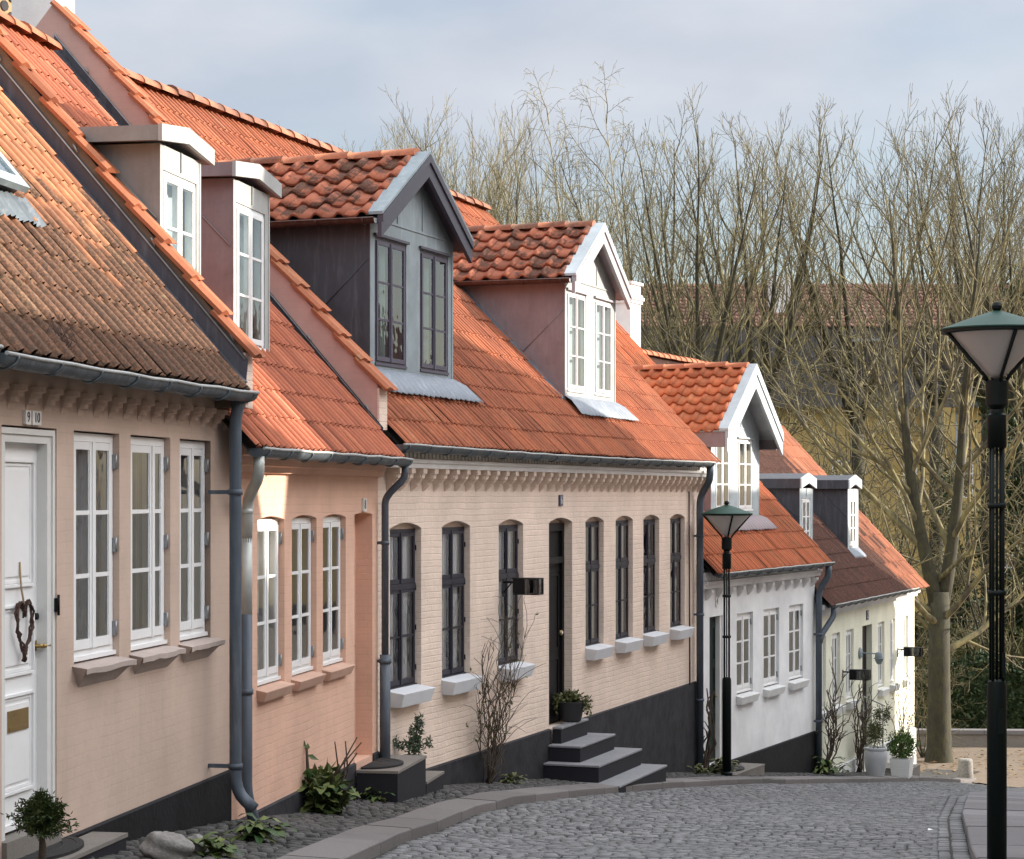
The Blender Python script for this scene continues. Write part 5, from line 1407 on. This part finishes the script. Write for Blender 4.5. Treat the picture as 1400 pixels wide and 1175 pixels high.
tB = make_tree('bare_tree', 42, 18.2, 8.6, 7, 8, .24, 30, 36, LIME, 'bark', 'twig', blen=.30, ltop=.80, wob=.045, low=8, start=.12)
tF = make_tree('bare_tree', 46, 17.4, 8.0, 6, 8, .22, 34, 38, LIME, 'bark', 'twig', blen=.32, ltop=.80, wob=.06, low=8, start=.10)
tC = make_tree('bare_tree', 43, 19.0, 8.5, 8, 9, .22, 34, 34, POLL, 'bark', 'twigpale', blen=.34, start=.12, ltop=.75, wob=.055)
tD = make_tree('birch_tree', 44, 20.5, 5.0, 2, 16, .15, 12, 36, BIRCH, 'birch', 'twigpale', lean=-1.6, blen=.26, start=.1)
tE = make_tree('bare_shrub', 45, 8.0, .6, 6, 8, .09, 38, 48, BRUSH, 'bark', 'twig', blen=.34)
PX = lambda px, Y: (px-700)/2900*Y
ZG = lambda Y: hb(Y)-.1
def hgt(root_h, px, Y, ytop): return ((677-ytop)*Y/2900-ZG(Y))/root_h
def plant(src, H, px, Y, ytop, rot, label, first=False, cat='tree', group=GT):
    k = hgt(H, px, Y, ytop); o = src if first else copy_tree(src)
    return put(o, PX(px,Y), Y, ZG(Y), rot, label, cat, group, k)
plant(tA, 16.3, 1284, 49, 108, 2.75, 'large bare tree with a forked mossy trunk standing behind the stone bollard', True)
plant(tB, 18.2, 1036, 62, 118, 0, 'tall bare tree above the pale zinc gabled dormer', True)
plant(tF, 17.4, 1172, 64, 140, 2.1, 'bare tree above the narrow sunny dormer, between the two tallest crowns', True)
plant(tB, 18.2, 955, 58, 140, 4.0, 'bare tree right behind the white end chimney')
plant(tB, 18.2, 1352, 63, 130, 5.1, 'bare tree directly above the near lantern')
plant(tF, 17.4, 1410, 56, 150, 2.6, 'bare tree cut by the right edge of the view')
plant(tF, 17.4, 898, 66, 160, 1.2, 'bare tree left of the white end chimney')
plant(tF, 17.4, 1280, 70, 150, 4.4, 'bare tree behind the forked trunk, in front of the far brown roof')
plant(tC, 19.0, 600, 74, 135, 0, 'bare pale tree over the peak of the dark dormer', True)
plant(tC, 19.0, 520, 77, 140, 1.3, 'bare pale tree between the cream ridge and the dark dormer')
plant(tC, 19.0, 462, 82, 172, 2.2, 'bare pale tree over the leftmost end of the cream ridge')
plant(tC, 19.0, 428, 86, 185, 5.6, 'faint bare tree at the left end of the tree line, rising from the cream ridge')
plant(tC, 19.0, 672, 72, 130, 3.3, 'bare pale tree between the two gabled dormers')
plant(tC, 19.0, 742, 79, 165, 4.4, 'bare pale tree left of the pale dormer peak')
plant(tD, 20.5, 815, 70, 92, 0, 'slender leaning birch above the pale dormer', True)
plant(tD, 20.5, 905, 64, 90, .35, 'slender birch left of the tall bare tree')
plant(tE, 8.0, 1085, 55, 500, 0, 'tangled bare shrub just behind the tall zinc dormer', True, 'shrub', GS)
plant(tE, 8.0, 1160, 58, 470, 1.0, 'tangled bare shrub behind the two narrow dormers', False, 'shrub', GS)
plant(tE, 8.0, 1225, 60, 640, 2.0, 'tangled bare shrub above the end of the brown roof', False, 'shrub', GS)
plant(tE, 8.0, 950, 60, 420, 3.0, 'tangled bare shrub behind the white end chimney', False, 'shrub', GS)
plant(tE, 8.0, 1262, 50.5, 850, .6, 'low arching bare shrub beside the forked trunk', False, 'shrub', GS)
plant(tE, 8.0, 1390, 57, 560, 1.7, 'tangled bare shrub behind the near lamp post', False, 'shrub', GS)
# ivy-clad evergreen on the right, hedges
q = random.Random(51); mb = MB(); mt = MB(); mt.tube([(0,0,0),(.1,0,5),(0,.1,11)], [.25,.2,.1], 10)
for c, r_, n in (((0,0,3.0),(1.1,1.0,2.2),2600),((.3,0,6.2),(1.2,1.1,2.6),3000),((-.2,0,9.4),(1.0,.9,2.2),2300),((.1,0,11.8),(.6,.6,1.2),700)): leafball(mb, c, r_, n, .16, q, .7, .35)
o = empty('ivy_tree', (PX(1392,61),61,-6.4)); mt.build('trunk', M['bark'], o); mb.build('crown', M['leafivy'], o); tag(o, 'dark evergreen ivy covered tree beyond the near lamp', 'tree')
for px, Y, r_, h_, sd_, lb in ((1085,63,1.1,5.2,71,'dark evergreen bush glimpsed left of the narrow dormers'),(1322,68,.8,6.8,73,'dark evergreen climbing mass left of the near lamp post')):
    q = random.Random(sd_); mb = MB(); mt = MB(); mt.tube([(0,0,0),(.05,0,h_*.5),(0,0,h_*.85)], [.12,.08,.03], 8)
    for k in range(5): leafball(mb, (q.gauss(0,r_*.35),q.gauss(0,r_*.3),h_*(.18+.17*k)), (r_*(.9-.09*k),r_*.8,h_*.2), 900, .15, q, .7, .35)
    o = empty('evergreen_bush', (PX(px,Y),Y,ZG(Y))); mt.build('trunk', M['bark'], o); mb.build('foliage', M['leafivy'], o); tag(o, lb, 'bush')
def hedge(x0, x1, y0, y1, zb, zt, n, l, label, mat, seed, lumps=0):
    q = random.Random(seed); mb = MB(); bx, by = (x0+x1)/2, (y0+y1)/2
    for i in range(n):
        x = x0+(x1-x0)*q.random(); top = zt+.18*math.sin(x*2.3+seed)+.12*math.sin(x*5.1); f = q.random()
        if f < .62: y, z = y0+.12*q.random()+.12*math.sin(x*3+zb), zb+(top-zb)*q.random()
        else: y, z = y0+(y1-y0)*q.random(), top-.15*q.random()**2
        a, b = rot_basis(q); leaf(mb, Vector((x-bx,y-by,z-zb)), a, b, l*(.6+.8*q.random()), l*.6, q.random())
    core = MB()
    mb.box(x0-bx+.1,x1-bx-.1,y0-by+.22,y1-by-.1,0,zt-zb-.35)
    o = mb.build('hedge', M[mat], None, (bx,by,zb)); tag(o, label, 'hedge')
hedge(10.4,16.5,55.6,57.2,-6.5,-4.45,9000,.13,'dark clipped hedge behind the low wall','leafivy',61)
hedge(11.3,17,60.0,61.5,-6.5,-3.85,5000,.13,'mossy green hedge in front of the yard','leafolive',62)
# low wall with pale coping
mb = MB(); mb.box(-4.5,4.5,-.16,.16,-.3,.40); 
o = mb.build('low_wall', M['stoop'], None, (14.4,53.4,-6.42), R(-3)); tag(o, 'low stone wall with pale coping at the end of the gravel', 'wall')
mb = MB(); 
for i in range(9): mb.box(-4.52+i*1.005,-3.525+i*1.005,-.2,.2,.402,.50)
mb.build('coping', M['kerbr'], o, (0,0,0))
mb = MB(); mb.lathe([(.16,-.2),(.165,0),(.155,.24),(.15,.37),(.13,.40),(.0,.41)], (0,0,0), 20)
x, y = PX(1320,44.5), 44.5; tag(mb.build('bollard', M['rock'], None, (x,y,gz(x,y))), 'squat round stone bollard on the gravel', 'bollard')

# ================================================================== far yellow building
bl = tag(empty('apartment_building', (15.5,79,-5.2), 0), 'ochre yellow building with brown tiled roof behind the trees', 'building')
mb = MB(); W0, W1 = -11.0, 16.0
ops = []
for (a, b, z0, z1) in ((.35,.90,1.55,3.0),(1.33,1.62,2.1,2.6),(2.55,3.35,1.6,3.0),(-.95,-.4,5.1,6.4),(-3.6,-2.8,5.0,6.5),(.9,1.7,5.1,6.5),(3.6,4.4,5.0,6.5),(-3.6,-2.8,1.6,3.1),(-6.5,-5.7,1.6,3.1),(6.2,7,1.6,3.1),(6.2,7,5,6.5)): ops.append(dict(s0=a,s1=b,z0=z0,z1=z1,depth=.12))
ops2 = sorted(ops, key=lambda o: o['s0'])
# two rows of windows: a front sheet per storey
facade(mb, W0, W1, .7, 4.2, [o for o in ops if o['z1'] < 4], 0); facade(mb, W0, W1, 4.2, 8.6, [o for o in ops if o['z1'] > 4], 0)
for e in (W0, W1): mb.poly([(e,0,.0),(e,0,8.6),(e,5,13.2),(e,10,8.6),(e,10,0)])
mb.quad((W0,10,0),(W1,10,0),(W1,10,8.6),(W0,10,8.6)); mb.build('wall', M['yellow'], bl)
mb = MB(); mb.box(W0,W1,-.06,-.001,-.8,.70); mb.build('plinth', M['plinthA'], bl)
for o in ops:
    mb = MB(); w, h_ = o['s1']-o['s0'], o['z1']-o['z0']; f = .06
    mb.box(0,f,.03,.10,0,h_); mb.box(w-f,w,.03,.10,0,h_); mb.box(f,w-f,.03,.10,0,f); mb.box(f,w-f,.03,.10,h_-f,h_)
    if w > .5: mb.box(f,w-f,.03,.10,h_*.62,h_*.62+.05)
    if w > .7: mb.box(w/2-.025,w/2+.025,.035,.095,f,h_-f)
    wo = mb.build('window', M['white'], bl, (o['s0'],0,o['z0']))
    mb = MB(); mb.quad((f,.08,f),(w-f,.08,f),(w-f,.08,h_-f),(f,.08,h_-f)); mb.build('pane', M['glass'], wo)
mb = MB(); mb.quad((W0-.2,-.4,8.45),(W1+.2,-.4,8.45),(W1+.2,1.1,11.6),(W0-.2,1.1,11.6))
for i in range(130): u = W0+.21*i; mb.hexa([(u,-.43,8.45),(u+.05,-.43,8.45),(u+.05,-.40,8.45),(u,-.40,8.45)],[(u,1.05,11.6),(u+.05,1.05,11.6),(u+.05,1.10,11.6),(u,1.10,11.6)],0)
mb.build('cladding', M['slatclad'], bl)
mb = MB(); q = random.Random(52); tiles(mb, (W0-.3,1.0,11.55), (1,0,0), (0,4.0,2.0), (0,-2,4.0), 122, 12, .225, .375, q, 0); mb.quad((W0-.3,9,11.4),(W1+.3,9,11.4),(W1+.3,5,13.5),(W0-.3,5,13.5)); rf = mb.build('roof', M['roofbrown'], bl)
mb = MB(); mb.box(-5.6,-4.7,2.2,3.0,11.4,13.6); mb.build('chimney', M['corniceC'], rf)
for u in (-2.2, 1.2):
    mb = MB(); mb.box(u-.6,u+.6,-.2,1.4,9.3,10.9); mb.box(u-.45,u+.45,-.21,-.205,9.5,10.7,1); mb.box(u-.7,u+.7,-.35,1.5,10.901,11.0,2); mb.build('dormer', [M['slatclad'],M['dark'],M['zincmid']], bl)
mb = MB(); mb.box(-.02,.72,-1.4,-.01,7.2,8.4); mb.build('bay', M['yellow'], bl)
mb = MB(); mb.tube([(1.02,-.08,8.3),(1.02,-.08,.2)], .05, 8); mb.build('downpipe', M['zincmid'], bl)
# parked car and the toys in the yard
def car(loc, rot):
    o = empty('parked_car', loc, rot); L = 4.0; mb = MB()
    prof = [(-2.0,.35),(-2.0,.75),(-1.85,.9),(-1.2,.98),(-.75,1.38),(.75,1.42),(1.45,1.0),(1.95,.9),(2.02,.6),(2.0,.32)]
    mb.prism(prof, lambda p: (p[0],-.82,p[1]), lambda p: (p[0],.82,p[1])); mb.build('body', M['carpaint'], o, bevel=.06)
    mb = MB(); mb.prism([(-1.05,1.0),(-.7,1.32),(.68,1.35),(1.2,1.02)], lambda p: (p[0],-.835,p[1]), lambda p: (p[0],.835,p[1])); mb.build('side_window', M['glass'], o)
    w = MB(); w.tube([(0,-.09,0),(0,.09,0)], .31, 18); w.tube([(0,-.095,0),(0,.095,0)], .19, 14, 1)
    p = None
    for x in (-1.25, 1.25):
        for y in (-.76, .76):
            if p is None: p = w.build('wheel', [M['rubber'],M['hinge']], o, (x,y,.31))
            else: copy_of(p, o, (x,y,.31))
    mb = MB(); mb.box(2.0,2.03,-.7,-.4,.62,.75); h1 = mb.build('headlight', M['paper'], o); copy_of(h1, o, (0,1.1,0))
    return tag(o, 'dark navy car parked before the yellow building', 'car')
car((PX(1328,74),74,-5.35), R(172))
mb = MB(); mb.prism([(0,.9),(.12,.95),(1.0,.05),(.9,0)], lambda p: (p[0],-.22,p[1]), lambda p: (p[0],.22,p[1])); mb.box(-.35,.01,-.22,.22,.86,.90); 
for x in (-.3,-.05): mb.box(x-.03,x+.03,-.2,.2,0,.86)
o = tag(mb.build('toy_slide', M['blue'], None, (PX(1366,66),66,-5.9), R(200)), 'blue plastic toy slide in the dark yard', 'toy')
mb = MB(); mb.prism([(-.45,0),(.45,0),(.06,.95),(-.06,.95)], lambda p: (p[0],-.4,p[1]), lambda p: (p[0]*.4,.4,p[1])); tag(mb.build('toy_tent', M['red'], None, (PX(1383,66.5),66.5,-5.75), R(15)), 'small red play tent beside the blue slide', 'toy')
mb = MB(); mb.lathe([(.95,0),(1.0,.04),(.98,.20),(.9,.22),(.88,.12)], (0,0,0), 24); tag(mb.build('sandpit', M['green'], None, (PX(1388,65.2),65.2,-6.0)), 'green plastic sandpit in front of the red tent', 'toy')

# ================================================================== houses across the street (they shade the row and show in its panes)
def opposite(fr, L, depth, ground, eave, ridge, wallm, roofm, label, hip=0.0, hip0=0.0):
    f = Frame(*fr.pt(L, -7.6), fr.th+180); h = House('house', f, label, g=ground)
    q = random.Random(label); ops = []; n = int(L/2.2)
    for i in range(n):
        a = .6+i*L/n; ops.append(dict(s0=a,s1=a+.9,z0=ground+1.1,z1=ground+2.6,depth=.1))
    ops2 = [dict(o, z0=ground+3.6, z1=ground+5.0) for o in ops] if eave-ground > 5.4 else []
    zm = ground+3.1 if ops2 else eave
    mb = MB(); facade(mb, 0, L, ground-2.2, zm, ops)
    if ops2: facade(mb, 0, L, zm, eave, ops2)
    m = depth/2; 
    for e in (0, L): mb.poly([(e,0,ground-2.2),(e,0,eave),(e,depth,eave),(e,depth,ground-2.2)])
    if not hip: mb.poly([(0,0,eave),(0,m,ridge),(0,depth,eave)])
    if not hip0 : mb.poly([(L,0,eave),(L,m,ridge),(L,depth,eave)])
    mb.quad((0,depth,ground-2.2),(L,depth,ground-2.2),(L,depth,eave),(0,depth,eave)); h.add(mb, 'wall', M[wallm])
    mb = MB(); e = .25; s_ = (ridge-eave)/m; a, b = hip, L-hip0
    mb.quad((0,-e,eave-e*s_+.03),(L,-e,eave-e*s_+.03),(b,m,ridge+.03),(a,m,ridge+.03)); mb.quad((0,depth+e,eave-e*s_+.03),(L,depth+e,eave-e*s_+.03),(b,m,ridge+.03),(a,m,ridge+.03))
    if hip: mb.poly([(0,-e,eave-e*s_+.03),(0,depth+e,eave-e*s_+.03),(a,m,ridge+.03)])
    if hip0: mb.poly([(L,-e,eave-e*s_+.03),(L,depth+e,eave-e*s_+.03),(b,m,ridge+.03)])
    h.add(mb, 'roof', M[roofm])
    for o in ops+ops2: casement(h, 'window', o['s0']+.004, o['s1']-.004, o['z0'], o['z1'], .05, 'white', 3)
    return h
opposite(Frame(*AB.pt(-13,0),AB.th), 16.8, 7, -2.4, 1.75, 5.45, 'yellowdull', 'roofbrown', 'ochre house with brown tiled roof mirrored in the first window panes')
opposite(Frame(*FC.pt(4.3,0),FC.th), 8.0, 8, -3.3, 4.3, 9.5, 'wallC', 'roofbrown', 'tall hipped house across the street whose shade covers the dark dormer', hip=5.5)
opposite(Frame(*FC.pt(11.2,0),FC.th+4.0), 18.1, 7, -4.6, 1.2, 5.3, 'wallD', 'roofbrown', 'long low house across the street that shades the far fronts')

# ================================================================== light, sky, camera
EL, AZ = 21.0, 81.0            # sun height; azimuth clockwise from +Y
sd = Vector((math.sin(R(AZ))*math.cos(R(EL)), math.cos(R(AZ))*math.cos(R(EL)), math.sin(R(EL))))
sun = bpy.data.lights.new('sun','SUN'); sun.energy = 5.5; sun.angle = R(.5); sun.color = (1,.91,.79)
so = bpy.data.objects.new('sun', sun); COL.objects.link(so); so.rotation_euler = sd.to_track_quat('Z','Y').to_euler(); so.location = (30,20,30)
w = bpy.data.worlds.new('World'); SC.world = w; w.use_nodes = True; t = w.node_tree; t.nodes.clear()
N = t.nodes.new; out = N('ShaderNodeOutputWorld'); bg = N('ShaderNodeBackground'); t.links.new(bg.outputs[0], out.inputs[0]); bg.inputs[1].default_value = .10
sky = N('ShaderNodeTexSky'); sky.sky_type = 'NISHITA'; sky.sun_disc = False; sky.sun_elevation = R(EL); sky.sun_rotation = R(AZ); sky.air_density = 1.0; sky.dust_density = 1.2
tc = N('ShaderNodeTexCoord'); mp = N('ShaderNodeMapping'); mp.inputs['Scale'].default_value = (3.2,3.2,7.5); mp.inputs['Location'].default_value = (.35,.1,.62); t.links.new(tc.outputs['Generated'], mp.inputs[0])
nz = N('ShaderNodeTexNoise'); nz.inputs['Scale'].default_value = 1.6; nz.inputs['Detail'].default_value = 6; nz.inputs['Roughness'].default_value = .5; t.links.new(mp.outputs[0], nz.inputs['Vector'])
rp_ = N('ShaderNodeValToRGB'); rp_.color_ramp.elements[0].position = .36; rp_.color_ramp.elements[0].color = (.50,)*3+(1,); rp_.color_ramp.elements[1].position = .60; rp_.color_ramp.elements[1].color = (.95,)*3+(1,); t.links.new(nz.outputs['Fac'], rp_.inputs[0])
nz2 = N('ShaderNodeTexNoise'); nz2.inputs['Scale'].default_value = 2.6; nz2.inputs['Detail'].default_value = 5; t.links.new(mp.outputs[0], nz2.inputs['Vector'])
cr = N('ShaderNodeValToRGB'); cr.color_ramp.elements[0].position = .35; cr.color_ramp.elements[0].color = (3.45,3.75,4.35,1); cr.color_ramp.elements[1].position = .68; cr.color_ramp.elements[1].color = (4.3,4.5,4.9,1); t.links.new(nz2.outputs['Fac'], cr.inputs[0])
sx0 = N('ShaderNodeSeparateXYZ'); t.links.new(tc.outputs['Generated'], sx0.inputs[0])
mz = N('ShaderNodeMapRange'); mz.interpolation_type = 'SMOOTHSTEP'; mz.inputs[1].default_value = .10; mz.inputs[2].default_value = .19; mz.inputs[3].default_value = .30; mz.inputs[4].default_value = 1.0; t.links.new(sx0.outputs[2], mz.inputs[0])
mm = N('ShaderNodeMath'); mm.operation = 'MULTIPLY'; t.links.new(rp_.outputs[0], mm.inputs[0]); t.links.new(mz.outputs[0], mm.inputs[1])
mx = N('ShaderNodeMix'); mx.data_type = 'RGBA'; t.links.new(mm.outputs[0], mx.inputs[0]); t.links.new(sky.outputs[0], mx.inputs[6]); t.links.new(cr.outputs[0], mx.inputs[7]); 
sx = N('ShaderNodeSeparateXYZ'); t.links.new(tc.outputs['Generated'], sx.inputs[0])
mr = N('ShaderNodeMapRange'); mr.interpolation_type = 'SMOOTHSTEP'; mr.inputs[1].default_value = .20; mr.inputs[2].default_value = .58; mr.inputs[3].default_value = 0.0; mr.inputs[4].default_value = 1.0; t.links.new(sx.outputs[2], mr.inputs[0])
# unseen high sky is boosted to fill the shaded fronts, most on the sun side
mr2 = N('ShaderNodeMapRange'); mr2.inputs[1].default_value = .1; mr2.inputs[2].default_value = .8; t.links.new(sx.outputs[0], mr2.inputs[0])
g1 = N('ShaderNodeMix'); g1.data_type = 'RGBA'; g1.inputs[6].default_value = (3.0,2.9,2.7,1); g1.inputs[7].default_value = (6.6,6.2,5.6,1); t.links.new(mr2.outputs[0], g1.inputs[0])
g2 = N('ShaderNodeMix'); g2.data_type = 'RGBA'; g2.inputs[6].default_value = (1,1,1,1); t.links.new(mr.outputs[0], g2.inputs[0]); t.links.new(g1.outputs[2], g2.inputs[7])
vm = N('ShaderNodeVectorMath'); vm.operation = 'MULTIPLY'; t.links.new(mx.outputs[2], vm.inputs[0]); t.links.new(g2.outputs[2], vm.inputs[1]); t.links.new(vm.outputs[0], bg.inputs[0])
cam = bpy.data.cameras.new('camera'); co = bpy.data.objects.new('camera', cam); COL.objects.link(co); SC.camera = co
co.location = (0,0,0); co.rotation_euler = (R(90),0,0); cam.sensor_width = 36; cam.sensor_fit = 'HORIZONTAL'; cam.lens = 2900/1400*36; cam.shift_x = 0; cam.shift_y = (677-587.5)/1400
cam.clip_start = .1; cam.clip_end = 2000
SC.view_settings.view_transform = 'Standard'; SC.view_settings.look = 'None'; SC.view_settings.exposure = .75; SC.view_settings.gamma = 1
